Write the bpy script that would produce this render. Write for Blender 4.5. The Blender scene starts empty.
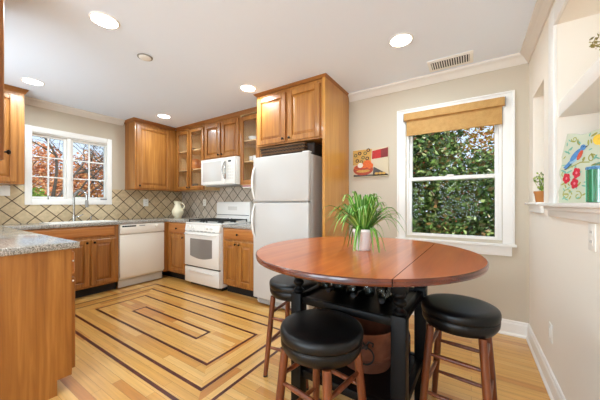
import bpy, bmesh, math, random
from mathutils import Vector, Matrix
random.seed(7)
S = bpy.context.scene
COL = S.collection
R = math.radians

# ------------------------------------------------------------------ camera
cam_d = bpy.data.cameras.new('camera')
cam_d.sensor_width = 36.0
cam_d.lens = 266.0 / 600.0 * 36.0
cam_d.shift_y = 4.0 / 600.0
cam_d.clip_start = 0.02
cam = bpy.data.objects.new('camera', cam_d)
COL.objects.link(cam)
cam.location = (0, 0, 1.2)
cam.rotation_euler = (R(90), 0, R(32.776))
S.camera = cam

# ------------------------------------------------------------------ world, sun, added fill lights, exposure
S.view_settings.view_transform = 'Standard'
S.view_settings.look = 'None'
S.view_settings.gamma = 1.0
S.view_settings.use_curve_mapping = False
S.cycles.max_bounces = 16
S.cycles.diffuse_bounces = 10
S.cycles.glossy_bounces = 6
S.cycles.transparent_max_bounces = 16
S.view_settings.exposure = 0.05

W = bpy.data.worlds.new('sky')
S.world = W
W.use_nodes = True
wn = W.node_tree
bg = wn.nodes['Background']
tc = wn.nodes.new('ShaderNodeTexCoord')
sep = wn.nodes.new('ShaderNodeSeparateXYZ')
rmp = wn.nodes.new('ShaderNodeValToRGB')
rmp.color_ramp.elements[0].position = 0.0
rmp.color_ramp.elements[0].color = (0.74, 0.82, 0.95, 1)
rmp.color_ramp.elements[1].position = 0.6
rmp.color_ramp.elements[1].color = (0.42, 0.60, 0.95, 1)
wn.links.new(tc.outputs['Generated'], sep.inputs[0])
wn.links.new(sep.outputs['Z'], rmp.inputs[0])
wn.links.new(rmp.outputs[0], bg.inputs['Color'])
bg.inputs['Strength'].default_value = 1.5

sun_d = bpy.data.lights.new('sun', 'SUN')
sun_d.energy = 5.0
sun_d.angle = R(8)
sun_d.color = (1.0, 0.93, 0.82)
sun = bpy.data.objects.new('sun', sun_d)
COL.objects.link(sun)
sun.rotation_euler = Vector((-0.7, 0.28, -0.66)).to_track_quat('-Z', 'Y').to_euler()

def area(name, loc, rot, sx, sy, e, col):
    d = bpy.data.lights.new(name, 'AREA')
    d.shape = 'RECTANGLE'
    d.size = sx
    d.size_y = sy
    d.energy = e
    d.color = col
    o = bpy.data.objects.new(name, d)
    COL.objects.link(o)
    o.location = loc
    o.rotation_euler = rot
    return o
# fill lights added in made-up, unseen windows to even out the brightness
FILL_COL = (0.72, 0.87, 1.0)
area('added_fill_rear_left', (-1.75, -2.95, 1.35), (R(128), 0, 0), 1.1, 1.4, 78, FILL_COL)
area('added_fill_rear_right', (-0.35, -2.95, 1.35), (R(128), 0, 0), 1.1, 1.4, 78, FILL_COL)
area('added_fill_kitchen', (-3.5, -0.05, 1.6), (R(106), 0, 0), 1.15, 1.0, 17, (0.85, 0.93, 1.0))  # made-up source on the near left wall, lifts the kitchen ceiling
LAMP_W = 10
LAMP_COL = (0.76, 0.91, 1.0)

# ------------------------------------------------------------------ mesh helper
def lin(h):
    h = h.lstrip('#')
    out = []
    for i in (0, 2, 4):
        c = int(h[i:i+2], 16) / 255.0
        out.append(c / 12.92 if c <= 0.04045 else ((c + 0.055) / 1.055) ** 2.4)
    return (out[0], out[1], out[2], 1.0)

class MB:
    def __init__(self, m=None):
        self.v = []; self.f = []; self.mi = []; self.uv = {}
        self.m = m or (lambda p: p)
        self.cur = 0
    def add(self, pts):
        n = len(self.v)
        self.v += [tuple(self.m(tuple(p))) for p in pts]
        return n
    def face(self, idx, uv=None):
        self.f.append(tuple(idx)); self.mi.append(self.cur)
        if uv: self.uv[len(self.f) - 1] = uv
    def box(self, x0, x1, y0, y1, z0, z1):
        n = self.add([(x0,y0,z0),(x1,y0,z0),(x1,y1,z0),(x0,y1,z0),(x0,y0,z1),(x1,y0,z1),(x1,y1,z1),(x0,y1,z1)])
        for q in ((3,2,1,0),(4,5,6,7),(0,1,5,4),(1,2,6,5),(2,3,7,6),(3,0,4,7)):
            self.face([n + i for i in q])
        return self
    def frustum(self, a, b):      # two matching loops of points
        n = self.add(list(a) + list(b)); k = len(a)
        self.face([n + i for i in range(k)][::-1])
        self.face([n + k + i for i in range(k)])
        for i in range(k):
            j = (i + 1) % k
            self.face([n+i, n+j, n+k+j, n+k+i])
        return self
    def quad(self, pts, uv=None):
        n = self.add(pts); self.face(range(n, n + len(pts)), uv); return self
    def tube(self, path, r, n=8, caps=True, closed=False):
        P = [Vector(p) for p in path]
        if not isinstance(r, (list, tuple)): r = [r] * len(P)
        rings = []; up = None
        for i, p in enumerate(P):
            if closed: t = P[(i+1) % len(P)] - P[i-1]
            else: t = P[min(i+1, len(P)-1)] - P[max(i-1, 0)]
            t.normalize()
            if up is None:
                up = t.orthogonal().normalized()
            else:
                up = (up - t * up.dot(t)).normalized()
            b = t.cross(up)
            rings.append(self.add([p + (up * math.cos(2*math.pi*k/n) + b * math.sin(2*math.pi*k/n)) * r[i] for k in range(n)]))
        m = len(rings)
        for i in range(m if closed else m - 1):
            a, c = rings[i], rings[(i+1) % m]
            for k in range(n):
                k2 = (k + 1) % n
                self.face([a+k, a+k2, c+k2, c+k])
        if caps and not closed:
            self.face([rings[0] + k for k in range(n)][::-1]); self.face([rings[-1] + k for k in range(n)])
        return self
    def lathe(self, prof, c=(0,0,0), n=24, ax='z', sx=1.0, sy=1.0):
        rings = []
        for (r, h) in prof:
            pts = []
            for k in range(n):
                a = 2*math.pi*k/n
                x, y = r*math.cos(a)*sx, r*math.sin(a)*sy
                if ax == 'z': pts.append((c[0]+x, c[1]+y, c[2]+h))
                elif ax == 'y': pts.append((c[0]+x, c[1]+h, c[2]+y))
                else: pts.append((c[0]+h, c[1]+x, c[2]+y))
            rings.append(self.add(pts))
        for a, b in zip(rings, rings[1:]):
            for k in range(n):
                k2 = (k+1) % n
                self.face([a+k, a+k2, b+k2, b+k])
        self.face([rings[0]+k for k in range(n)][::-1]); self.face([rings[-1]+k for k in range(n)])
        return self
    def sphere(self, c, r, n=10, sz=1.0):
        prof = [(max(1e-4, r*math.sin(math.pi*i/n)), -r*sz*math.cos(math.pi*i/n)) for i in range(n+1)]
        return self.lathe(prof, c, max(8, n))
    def build(self, name, mat, parent=None, smooth=35, bevel=0.0, seg=2, recalc=True):
        off = Vector((0,0,0))
        if parent is not None:
            p = parent
            while p is not None:
                off = off + Vector(p.location); p = p.parent
        me = bpy.data.meshes.new(name)
        me.from_pydata([tuple(Vector(q) - off) for q in self.v], [], self.f)
        mats = mat if isinstance(mat, (list, tuple)) else [mat]
        for m in mats: me.materials.append(m)
        for p, i in zip(me.polygons, self.mi): p.material_index = i
        if self.uv:
            l = me.uv_layers.new(name='UVMap')
            for fi, uv in self.uv.items():
                for li, q in zip(me.polygons[fi].loop_indices, uv): l.data[li].uv = q
        if recalc or bevel:
            bm = bmesh.new(); bm.from_mesh(me)
            if recalc: bmesh.ops.recalc_face_normals(bm, faces=bm.faces)
            if bevel:
                es = [e for e in bm.edges if len(e.link_faces) == 2 and e.calc_face_angle(0) > 0.6]
                bmesh.ops.bevel(bm, geom=es, offset=bevel, segments=seg, profile=0.5, affect='EDGES', clamp_overlap=True)
            bm.to_mesh(me); bm.free()
        if smooth:
            for p in me.polygons: p.use_smooth = True
            me.set_sharp_from_angle(angle=R(smooth))
        o = bpy.data.objects.new(name, me)
        COL.objects.link(o)
        if parent is not None: o.parent = parent
        return o

def tag(o, label, cat, group=None, kind=None):
    o['label'] = label; o['category'] = cat
    if group: o['group'] = group
    if kind: o['kind'] = kind
    return o
def thing(name, label, cat, loc=(0,0,0), group=None):
    o = bpy.data.objects.new(name, None)
    o.empty_display_size = 0.1
    COL.objects.link(o); o.location = loc
    return tag(o, label, cat, group)
def struct(o):
    o['kind'] = 'structure'; return o
def copy_tree(o, parent=None):
    c = o.copy(); COL.objects.link(c)
    c.parent = parent
    for ch in list(o.children): copy_tree(ch, c)
    return c

# ------------------------------------------------------------------ materials
def new_mat(name):
    m = bpy.data.materials.new(name); m.use_nodes = True
    nt = m.node_tree
    return m, nt, nt.nodes['Principled BSDF']
def plain(name, col, rough=0.5, metal=0.0, spec=0.5, coat=0.0, bump=0.0, bscale=200, var=0.0):
    m, nt, b = new_mat(name)
    b.inputs['Base Color'].default_value = lin(col)
    b.inputs['Roughness'].default_value = rough
    b.inputs['Metallic'].default_value = metal
    b.inputs['Specular IOR Level'].default_value = spec
    b.inputs['Coat Weight'].default_value = coat
    b.inputs['Coat Roughness'].default_value = 0.08
    if bump or var:
        t = nt.nodes.new('ShaderNodeTexCoord'); n = nt.nodes.new('ShaderNodeTexNoise')
        n.inputs['Scale'].default_value = bscale; n.inputs['Detail'].default_value = 4
        nt.links.new(t.outputs['Object'], n.inputs['Vector'])
        if bump:
            bp = nt.nodes.new('ShaderNodeBump'); bp.inputs['Strength'].default_value = bump
            bp.inputs['Distance'].default_value = 0.002
            nt.links.new(n.outputs['Fac'], bp.inputs['Height']); nt.links.new(bp.outputs[0], b.inputs['Normal'])
        if var:
            h = nt.nodes.new('ShaderNodeHueSaturation'); h.inputs['Color'].default_value = lin(col)
            mr = nt.nodes.new('ShaderNodeMapRange'); mr.inputs[1].default_value = 0.3; mr.inputs[2].default_value = 0.7
            mr.inputs[3].default_value = 1 - var; mr.inputs[4].default_value = 1 + var
            nt.links.new(n.outputs['Fac'], mr.inputs[0]); nt.links.new(mr.outputs[0], h.inputs['Value'])
            nt.links.new(h.outputs[0], b.inputs['Base Color'])
    return m
def wood(name, dark, mid, light, scale=(44, 44, 1.8), rough=0.4, coat=0.14, ring=9.0, spec=0.5):
    m, nt, b = new_mat(name)
    N = nt.nodes.new; L = nt.links.new
    t = N('ShaderNodeTexCoord')
    mp = N('ShaderNodeMapping'); mp.inputs['Scale'].default_value = scale
    L(t.outputs['Object'], mp.inputs['Vector'])
    n1 = N('ShaderNodeTexNoise'); n1.inputs['Scale'].default_value = 1.0; n1.inputs['Detail'].default_value = 6; n1.inputs['Distortion'].default_value = 0.6
    L(mp.outputs[0], n1.inputs['Vector'])
    mp2 = N('ShaderNodeMapping'); mp2.inputs['Scale'].default_value = tuple(ring * (0.12 if s < 5 else 1.0) for s in scale)
    L(t.outputs['Object'], mp2.inputs['Vector'])
    n2 = N('ShaderNodeTexNoise'); n2.inputs['Scale'].default_value = 0.6; n2.inputs['Detail'].default_value = 2; n2.inputs['Distortion'].default_value = 1.2
    L(mp2.outputs[0], n2.inputs['Vector'])
    mx = N('ShaderNodeMix'); mx.data_type = 'FLOAT'; mx.inputs[0].default_value = 0.5
    L(n1.outputs['Fac'], mx.inputs[2]); L(n2.outputs['Fac'], mx.inputs[3])
    r = N('ShaderNodeValToRGB')
    e = r.color_ramp.elements
    e[0].position = 0.34; e[0].color = lin(dark)
    e[1].position = 0.66; e[1].color = lin(light)
    k = e.new(0.5); k.color = lin(mid)
    L(mx.outputs[0], r.inputs[0]); L(r.outputs[0], b.inputs['Base Color'])
    b.inputs['Roughness'].default_value = rough
    b.inputs['Coat Weight'].default_value = coat; b.inputs['Coat Roughness'].default_value = 0.12
    b.inputs['Specular IOR Level'].default_value = spec
    return m
def island_mat(name, cols, rough=0.55, spec=0.3, trans=0.0):
    m, nt, b = new_mat(name)
    g = nt.nodes.new('ShaderNodeNewGeometry'); r = nt.nodes.new('ShaderNodeValToRGB')
    e = r.color_ramp.elements
    e[0].color = lin(cols[0]); e[0].position = 0
    e[1].color = lin(cols[-1]); e[1].position = 1
    for i, c in enumerate(cols[1:-1]):
        k = e.new((i + 1) / (len(cols) - 1)); k.color = lin(c)
    nt.links.new(g.outputs['Random Per Island'], r.inputs[0]); nt.links.new(r.outputs[0], b.inputs['Base Color'])
    b.inputs['Roughness'].default_value = rough; b.inputs['Specular IOR Level'].default_value = spec
    return m
def glass_mat(name, tint='#ffffff', refl=0.9, ior=1.45):
    m = bpy.data.materials.new(name); m.use_nodes = True; nt = m.node_tree; nt.nodes.clear()
    o = nt.nodes.new('ShaderNodeOutputMaterial'); mx = nt.nodes.new('ShaderNodeMixShader')
    tr = nt.nodes.new('ShaderNodeBsdfTransparent'); tr.inputs[0].default_value = lin(tint)
    gl = nt.nodes.new('ShaderNodeBsdfGlossy'); gl.inputs['Roughness'].default_value = 0.02
    gl.inputs['Color'].default_value = (refl, refl, refl, 1)
    fr = nt.nodes.new('ShaderNodeFresnel')
    ge = nt.nodes.new('ShaderNodeNewGeometry'); im = nt.nodes.new('ShaderNodeMix'); im.data_type = 'FLOAT'
    im.inputs[2].default_value = ior; im.inputs[3].default_value = 1.0 / ior
    nt.links.new(ge.outputs['Backfacing'], im.inputs[0]); nt.links.new(im.outputs[0], fr.inputs[0])
    nt.links.new(fr.outputs[0], mx.inputs[0]); nt.links.new(tr.outputs[0], mx.inputs[1]); nt.links.new(gl.outputs[0], mx.inputs[2])
    nt.links.new(mx.outputs[0], o.inputs[0])
    return m
def emit_mat(name, col, s):
    m, nt, b = new_mat(name)
    b.inputs['Base Color'].default_value = lin(col)
    b.inputs['Emission Color'].default_value = lin(col); b.inputs['Emission Strength'].default_value = s
    return m

M = {}
M['ceiling'] = plain('ceiling paint', '#eaf3ff', 0.9, bump=0.05, bscale=60)
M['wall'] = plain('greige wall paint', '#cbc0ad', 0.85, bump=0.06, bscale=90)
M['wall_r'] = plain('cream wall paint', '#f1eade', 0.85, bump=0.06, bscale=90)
M['trim'] = plain('white trim paint', '#f3f1ec', 0.4)
M['crown'] = plain('crown paint', '#e2dcd2', 0.6)
M['oak'] = wood('honey oak', '#86501f', '#a2682c', '#bd823e', ring=6)
M['oak_h'] = wood('honey oak crosswise', '#a2632b', '#b57236', '#c68645', scale=(1.8, 1.8, 44), ring=6)
M['oak_dark'] = wood('oak crown', '#7a481e', '#8f5825', '#a4692e', scale=(1.6, 1.6, 26))
M['oak_in'] = wood('oak cabinet interior', '#c9a474', '#d8b584', '#e4c698')
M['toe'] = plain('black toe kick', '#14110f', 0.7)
M['white'] = plain('white enamel', '#f1efe9', 0.22, coat=0.4)
M['bisque'] = plain('bisque enamel', '#ece6da', 0.3, coat=0.3)
M['fridge'] = plain('fridge enamel', '#c4c0ba', 0.38, coat=0.15, bump=0.12, bscale=400)
M['grey'] = plain('grey plastic', '#8f8d89', 0.5)
M['black'] = plain('black plastic', '#0c0c0d', 0.35)
M['iron'] = plain('cast iron', '#191918', 0.6)
M['steel'] = plain('brushed steel', '#b9b9b6', 0.25, metal=1.0)
M['bronze'] = plain('dark bronze', '#2a211b', 0.35, metal=0.8)
M['glass'] = glass_mat('clear glass')
M['winglass'] = glass_mat('window glass', '#fafcfb', 0.05)
M['leather'] = plain('black leatherette', '#09090a', 0.36, spec=0.36, bump=0.08, bscale=160)
M['cherry'] = wood('cherry stool legs', '#552610', '#703617', '#884820', rough=0.35)
M['walnutleg'] = wood('dark cherry stool legs', '#43200f', '#5f2f17', '#74401f', rough=0.35)
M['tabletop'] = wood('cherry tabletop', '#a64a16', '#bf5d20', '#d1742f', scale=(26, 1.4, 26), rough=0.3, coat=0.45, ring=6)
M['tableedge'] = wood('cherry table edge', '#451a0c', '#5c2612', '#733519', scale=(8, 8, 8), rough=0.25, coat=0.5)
M['blackwood'] = plain('black painted wood', '#080707', 0.42, spec=.16)
M['ceramic'] = plain('cream ceramic', '#ece3c4', 0.2, coat=0.5)
M['whitepot'] = plain('white ceramic pot', '#f4f1ee', 0.25, coat=0.4)
M['soil'] = plain('potting soil', '#2e2118', 0.95, bump=0.6, bscale=80)
M['plate'] = plain('white plastic plate', '#efece4', 0.4)
M['slot'] = plain('outlet slot', '#4a4742', 0.6)
M['oven_glass'] = plain('oven window glass', '#8b8782', 0.08, spec=0.8)
M['wicker'] = None

def floor_mat():
    m, nt, b = new_mat('oak strip floor')
    N = nt.nodes.new; L = nt.links.new
    t = N('ShaderNodeTexCoord')
    br = N('ShaderNodeTexBrick')
    br.offset = 0.37; br.offset_frequency = 2; br.squash = 1.0
    br.inputs['Scale'].default_value = 1.0
    br.inputs['Brick Width'].default_value = 0.85; br.inputs['Row Height'].default_value = 0.058
    br.inputs['Mortar Size'].default_value = 0.0007; br.inputs['Mortar Smooth'].default_value = 0.1; br.inputs['Bias'].default_value = 0
    br.inputs['Color1'].default_value = (0, 0, 0, 1); br.inputs['Color2'].default_value = (1, 1, 1, 1); br.inputs['Mortar'].default_value = (0.0, 0.0, 0.0, 1)
    L(t.outputs['UV'], br.inputs['Vector'])
    r = N('ShaderNodeValToRGB'); e = r.color_ramp.elements
    e[0].position = 0.0; e[0].color = lin('#cc8f44')
    e[1].position = 1.0; e[1].color = lin('#e0b36e')
    for p, c in ((0.10, '#bf7e3a'), (0.25, '#d39d50'), (0.7, '#d8a55a')):
        k = e.new(p); k.color = lin(c)
    L(br.outputs['Color'], r.inputs[0])
    mp = N('ShaderNodeMapping'); mp.inputs['Scale'].default_value = (2.2, 46, 1)
    L(t.outputs['UV'], mp.inputs['Vector'])
    n = N('ShaderNodeTexNoise'); n.inputs['Scale'].default_value = 1; n.inputs['Detail'].default_value = 6; n.inputs['Distortion'].default_value = 0.8
    L(mp.outputs[0], n.inputs['Vector'])
    mr = N('ShaderNodeMapRange'); mr.inputs[1].default_value = 0.3; mr.inputs[2].default_value = 0.7; mr.inputs[3].default_value = 0.86; mr.inputs[4].default_value = 1.08
    L(n.outputs['Fac'], mr.inputs[0])
    h = N('ShaderNodeHueSaturation'); L(r.outputs[0], h.inputs['Color']); L(mr.outputs[0], h.inputs['Value'])
    mx = N('ShaderNodeMix'); mx.data_type = 'RGBA'
    L(br.outputs['Fac'], mx.inputs[0]); L(h.outputs[0], mx.inputs[6]); mx.inputs[7].default_value = lin('#7a4f25')
    L(mx.outputs[2], b.inputs['Base Color'])
    b.inputs['Roughness'].default_value = 0.28; b.inputs['Coat Weight'].default_value = 0.55; b.inputs['Coat Roughness'].default_value = 0.2
    return m
M['floor'] = floor_mat()
M['inlay'] = wood('walnut inlay', '#40120a', '#50190c', '#602412', rough=0.35, coat=0.1)

def tile_mat(name, size, c1, c2, grout):
    m, nt, b = new_mat(name)
    N = nt.nodes.new; L = nt.links.new
    t = N('ShaderNodeTexCoord'); mp = N('ShaderNodeMapping'); mp.inputs['Rotation'].default_value = (0, 0, R(45))
    L(t.outputs['UV'], mp.inputs['Vector'])
    br = N('ShaderNodeTexBrick'); br.offset = 0.0; br.squash = 1.0
    br.inputs['Scale'].default_value = 1.0; br.inputs['Brick Width'].default_value = size; br.inputs['Row Height'].default_value = size
    br.inputs['Mortar Size'].default_value = 0.0056; br.inputs['Mortar Smooth'].default_value = 0.15; br.inputs['Bias'].default_value = 0
    br.inputs['Color1'].default_value = lin(c1); br.inputs['Color2'].default_value = lin(c2); br.inputs['Mortar'].default_value = lin(grout)
    L(mp.outputs[0], br.inputs['Vector'])
    n = N('ShaderNodeTexNoise'); n.inputs['Scale'].default_value = 22; n.inputs['Detail'].default_value = 5
    L(t.outputs['UV'], n.inputs['Vector'])
    mr = N('ShaderNodeMapRange'); mr.inputs[1].default_value = 0.3; mr.inputs[2].default_value = 0.7; mr.inputs[3].default_value = 0.85; mr.inputs[4].default_value = 1.1
    L(n.outputs['Fac'], mr.inputs[0])
    h = N('ShaderNodeHueSaturation'); L(br.outputs['Color'], h.inputs['Color']); L(mr.outputs[0], h.inputs['Value'])
    L(h.outputs[0], b.inputs['Base Color'])
    bp = N('ShaderNodeBump'); bp.invert = True; bp.inputs['Strength'].default_value = 0.6; bp.inputs['Distance'].default_value = 0.002
    L(br.outputs['Fac'], bp.inputs['Height']); L(bp.outputs[0], b.inputs['Normal'])
    b.inputs['Roughness'].default_value = 0.42
    return m
M['tile_a'] = tile_mat('tumbled sand tile', 0.146, '#d8c4a0', '#c4ad88', '#54402c')
M['tile_b'] = tile_mat('tumbled taupe tile', 0.146, '#cfc3b2', '#b7a894', '#3c3026')

def granite_mat():
    m, nt, b = new_mat('speckled granite')
    N = nt.nodes.new; L = nt.links.new
    t = N('ShaderNodeTexCoord')
    v = N('ShaderNodeTexVoronoi'); v.inputs['Scale'].default_value = 230
    L(t.outputs['Object'], v.inputs['Vector'])
    r = N('ShaderNodeValToRGB'); r.color_ramp.interpolation = 'CONSTANT'; e = r.color_ramp.elements
    e[0].position = 0; e[0].color = lin('#5c5850'); e[1].position = 0.16; e[1].color = lin('#8f8a82')
    for p, c in ((0.34, '#a8a39b'), (0.74, '#c6c2ba'), (0.92, '#988a76')):
        k = e.new(p); k.color = lin(c)
    sp = N('ShaderNodeSeparateColor'); L(v.outputs['Color'], sp.inputs[0]); L(sp.outputs[0], r.inputs[0])
    L(r.outputs[0], b.inputs['Base Color'])
    b.inputs['Roughness'].default_value = 0.16; b.inputs['Coat Weight'].default_value = 0.3; b.inputs['Coat Roughness'].default_value = 0.05
    return m
M['granite'] = granite_mat()

def weave_mat(name, c1, c2, s1, s2, mort=0.0):
    m, nt, b = new_mat(name)
    N = nt.nodes.new; L = nt.links.new
    t = N('ShaderNodeTexCoord'); mp = N('ShaderNodeMapping'); L(t.outputs['Object'], mp.inputs['Vector'])
    mp.inputs['Scale'].default_value = (1, 1, 1)
    w = N('ShaderNodeTexWave'); w.bands_direction = 'Z'; w.inputs['Scale'].default_value = s1; w.inputs['Distortion'].default_value = 0.6
    L(mp.outputs[0], w.inputs['Vector'])
    n = N('ShaderNodeTexNoise'); n.inputs['Scale'].default_value = s2; n.inputs['Detail'].default_value = 3
    L(mp.outputs[0], n.inputs['Vector'])
    mx = N('ShaderNodeMix'); mx.data_type = 'FLOAT'; mx.inputs[0].default_value = 0.5
    L(w.outputs['Fac'], mx.inputs[2]); L(n.outputs['Fac'], mx.inputs[3])
    r = N('ShaderNodeValToRGB'); r.color_ramp.elements[0].position = 0.3; r.color_ramp.elements[1].position = 0.7
    r.color_ramp.elements[0].color = lin(c1); r.color_ramp.elements[1].color = lin(c2)
    L(mx.outputs[0], r.inputs[0]); L(r.outputs[0], b.inputs['Base Color'])
    bp = N('ShaderNodeBump'); bp.inputs['Strength'].default_value = 0.5; bp.inputs['Distance'].default_value = 0.004
    L(mx.outputs[0], bp.inputs['Height']); L(bp.outputs[0], b.inputs['Normal'])
    b.inputs['Roughness'].default_value = 0.7
    return m
M['wicker'] = weave_mat('brown wicker', '#2a1a0e', '#74502e', 9, 60)
M['wicker_dark'] = weave_mat('dark wicker', '#120d0a', '#3a2a1e', 30, 90)
M['bamboo'] = weave_mat('bamboo slats', '#b08040', '#d6ac6c', 36, 25)

# ------------------------------------------------------------------ the room
XL, YB, XR, YL, YR, XN, CZ = -4.72, 3.10, 0.434, 0.02, -2.9, -2.5, 2.54
# floor: oak strips, with a nested rectangle inlay in walnut
R1 = (-3.965, -1.330, 0.958, 2.185); R2 = (-3.800, -1.467, 1.100, 2.030)
R3 = (-3.595, -1.662, 1.295, 1.835); R4 = (-3.190, -2.063, 1.495, 1.635)
fb = MB()
def fx(pts): fb.quad([(x, y, 0) for x, y in pts], [(x, y) for x, y in pts])
def fy(pts): fb.quad([(x, y, 0) for x, y in pts], [(y + 0.31, x) for x, y in pts])
def rect(x0, x1, y0, y1): return [(x0, y0), (x1, y0), (x1, y1), (x0, y1)]
FX0, FX1, FY0, FY1 = XL - 0.1, XR + 0.1, YR - 0.1, YB + 0.1
fx(rect(FX0, R1[0], FY0, FY1)); fx(rect(R1[1], FX1, FY0, FY1))
fx(rect(R1[0], R1[1], FY0, R1[2])); fx(rect(R1[0], R1[1], R1[3], FY1))
a, b = R1, R3
fx([(a[0], a[2]), (a[1], a[2]), (b[1], b[2]), (b[0], b[2])]); fx([(b[0], b[3]), (b[1], b[3]), (a[1], a[3]), (a[0], a[3])])
fy([(a[0], a[2]), (b[0], b[2]), (b[0], b[3]), (a[0], a[3])]); fy([(b[1], b[2]), (a[1], a[2]), (a[1], a[3]), (b[1], b[3])])
fx(rect(*R3))
fb.cur = 1
for r in (R1, R2, R3, R4):
    w = 0.0125
    x0, x1, y0, y1 = r
    for q in ((x0-w, x1+w, y0-w, y0+w), (x0-w, x1+w, y1-w, y1+w), (x0-w, x0+w, y0+w, y1-w), (x1-w, x1+w, y0+w, y1-w)):
        fb.quad([(x, y, 0.0006) for x, y in rect(*q)], [(0, 0)] * 4)
struct(fb.build('floor', [M['floor'], M['inlay']], smooth=0, recalc=False))
struct(MB().box(FX0, FX1 + 0.3, FY0, FY1, CZ, CZ + 0.12).build('ceiling', M['ceiling'], smooth=0))

def wall_hole(frame, a0, a1, z0, z1, t, hole):
    mb = MB(frame); h0, h1, k0, k1 = hole
    mb.box(a0, h0, -t, 0, z0, z1); mb.box(h1, a1, -t, 0, z0, z1)
    mb.box(h0, h1, -t, 0, z0, k0); mb.box(h0, h1, -t, 0, k1, z1)
    return mb
stove = lambda Y: (lambda p: (p[0], Y - p[1], p[2]))       # faces the camera, runs along x
sinkw = lambda X: (lambda p: (X + p[1], p[0], p[2]))       # faces +x, runs along y
leftw = lambda Y: (lambda p: (p[0], Y + p[1], p[2]))       # faces +y
rightw = lambda X: (lambda p: (X - p[1], p[0], p[2]))      # faces -x
WB = (-0.60, 0.24, 0.86, 2.17)      # garden window opening
WS = (0.965, 1.865, 1.25, 2.13)     # sink window opening
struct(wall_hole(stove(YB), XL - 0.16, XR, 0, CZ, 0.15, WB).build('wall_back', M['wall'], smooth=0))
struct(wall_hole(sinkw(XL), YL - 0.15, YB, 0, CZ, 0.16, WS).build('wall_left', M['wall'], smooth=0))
struct(wall_hole(leftw(YL), XL, XN, 0, CZ, 0.13, (-4.15, -2.85, 1.05, 2.25)).build('wall_front', M['wall'], smooth=0))  # the opening is added for the kitchen fill light
mb = MB(leftw(YL))
for q in ((-4.15, -4.10, 1.05, 2.25), (-2.90, -2.85, 1.05, 2.25), (-4.10, -2.90, 1.05, 1.10), (-4.10, -2.90, 2.20, 2.25)): mb.box(q[0], q[1], -.13, .012, q[2], q[3])
struct(mb.build('window_5', M['trim'], smooth=0))  # unseen frame, added around the kitchen fill light
struct(MB().box(XN - 0.13, XN, YR, YL - 0.13, 0, CZ).build('wall_side', M['wall_r'], smooth=0))
# wall behind the photographer: two unseen window openings added for fill light
mb = MB()
for x0, x1 in ((XN - 0.13, -2.3), (-1.2, -0.9), (0.2, XR)): mb.box(x0, x1, YR - 0.12, YR, 0, CZ)
for x0, x1 in ((-2.3, -1.2), (-0.9, 0.2)):
    mb.box(x0, x1, YR - 0.12, YR, 0, 0.6); mb.box(x0, x1, YR - 0.12, YR, 2.3, CZ)
struct(mb.build('wall_rear', M['wall_r'], smooth=0))
# right wall with a small niche and a shelved niche
NA = (2.53, 2.93, 1.19, 2.09); NB = (0.95, 2.184, 1.19, 2.28); T = 0.34
mb = MB()
X2 = XR + T
mb.box(XR, X2, YR - 0.12, NB[0], 0, CZ); mb.box(XR, X2, NB[1], NA[0], 0, CZ); mb.box(XR, X2, NA[1], YB + 0.15, 0, CZ)
mb.box(XR, X2, NB[0], NB[1], 0, NB[2]); mb.box(XR, X2, NB[0], NB[1], NB[3], CZ)
mb.box(XR, X2, NA[0], NA[1], 0, NA[2]); mb.box(XR, X2, NA[0], NA[1], NA[3], CZ)
mb.box(XR + 0.16, X2, NA[0], NA[1], NA[2], NA[3]); mb.box(XR + 0.31, X2, NB[0], NB[1], NB[2], NB[3])
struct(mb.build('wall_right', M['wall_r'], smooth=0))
# shelf, sills, casing on the right wall
struct(MB().box(XR + 0.004, XR + 0.31, NB[0], NB[1], 1.718, 1.80).build('trim_1', M['trim'], bevel=0.004))
mb = MB().box(XR - 0.055, XR + 0.31, 0.9, 2.36, 1.185, 1.205)
mb.box(XR - 0.035, XR, 0.9, 2.335, 1.165, 1.185); mb.box(XR - 0.018, XR, 0.9, 2.32, 1.125, 1.165)
struct(mb.build('trim_2', M['trim'], bevel=0.004))
mb = MB().box(XR - 0.05, XR + 0.16, 2.50, 2.96, 1.195, 1.213)
mb.box(XR - 0.022, XR, 2.51, 2.95, 1.135, 1.195)
struct(mb.build('trim_3', M['trim'], bevel=0.004))
mb = MB().box(XR - 0.016, XR, 2.184, 2.31, 1.205, 2.40); mb.box(XR - 0.016, XR, 0.95, 2.184, 2.28, 2.40)
struct(mb.build('trim_4', M['trim'], bevel=0.003))
# crown mouldings
def crown(frame, a0, a1, name):
    mb = MB(frame)
    prof = [(0, 2.458), (0.012, 2.458), (0.016, 2.468), (0.045, 2.505), (0.068, 2.522), (0.072, 2.54), (0, 2.54)]
    mb.frustum([(a0, o, z) for o, z in prof], [(a1, o, z) for o, z in prof])
    return struct(mb.build(name, M['crown'], smooth=0))
crown(stove(YB), -1.262, XR, 'trim_5'); crown(rightw(XR), YR, YB, 'trim_6'); crown(sinkw(XL), 0.88, 2.06, 'trim_7')
# baseboards
def base(frame, a0, a1, name):
    mb = MB(frame)
    prof = [(0, 0), (0.026, 0), (0.026, 0.012), (0.016, 0.026), (0.015, 0.105), (0.010, 0.118), (0.010, 0.128), (0.004, 0.136), (0, 0.136)]
    mb.frustum([(a0, o, z) for o, z in prof], [(a1, o, z) for o, z in prof])
    return struct(mb.build(name, M['trim'], smooth=0))
base(stove(YB), -1.262, XR, 'baseboard_back'); base(rightw(XR), YR, YB, 'baseboard_right')
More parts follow.
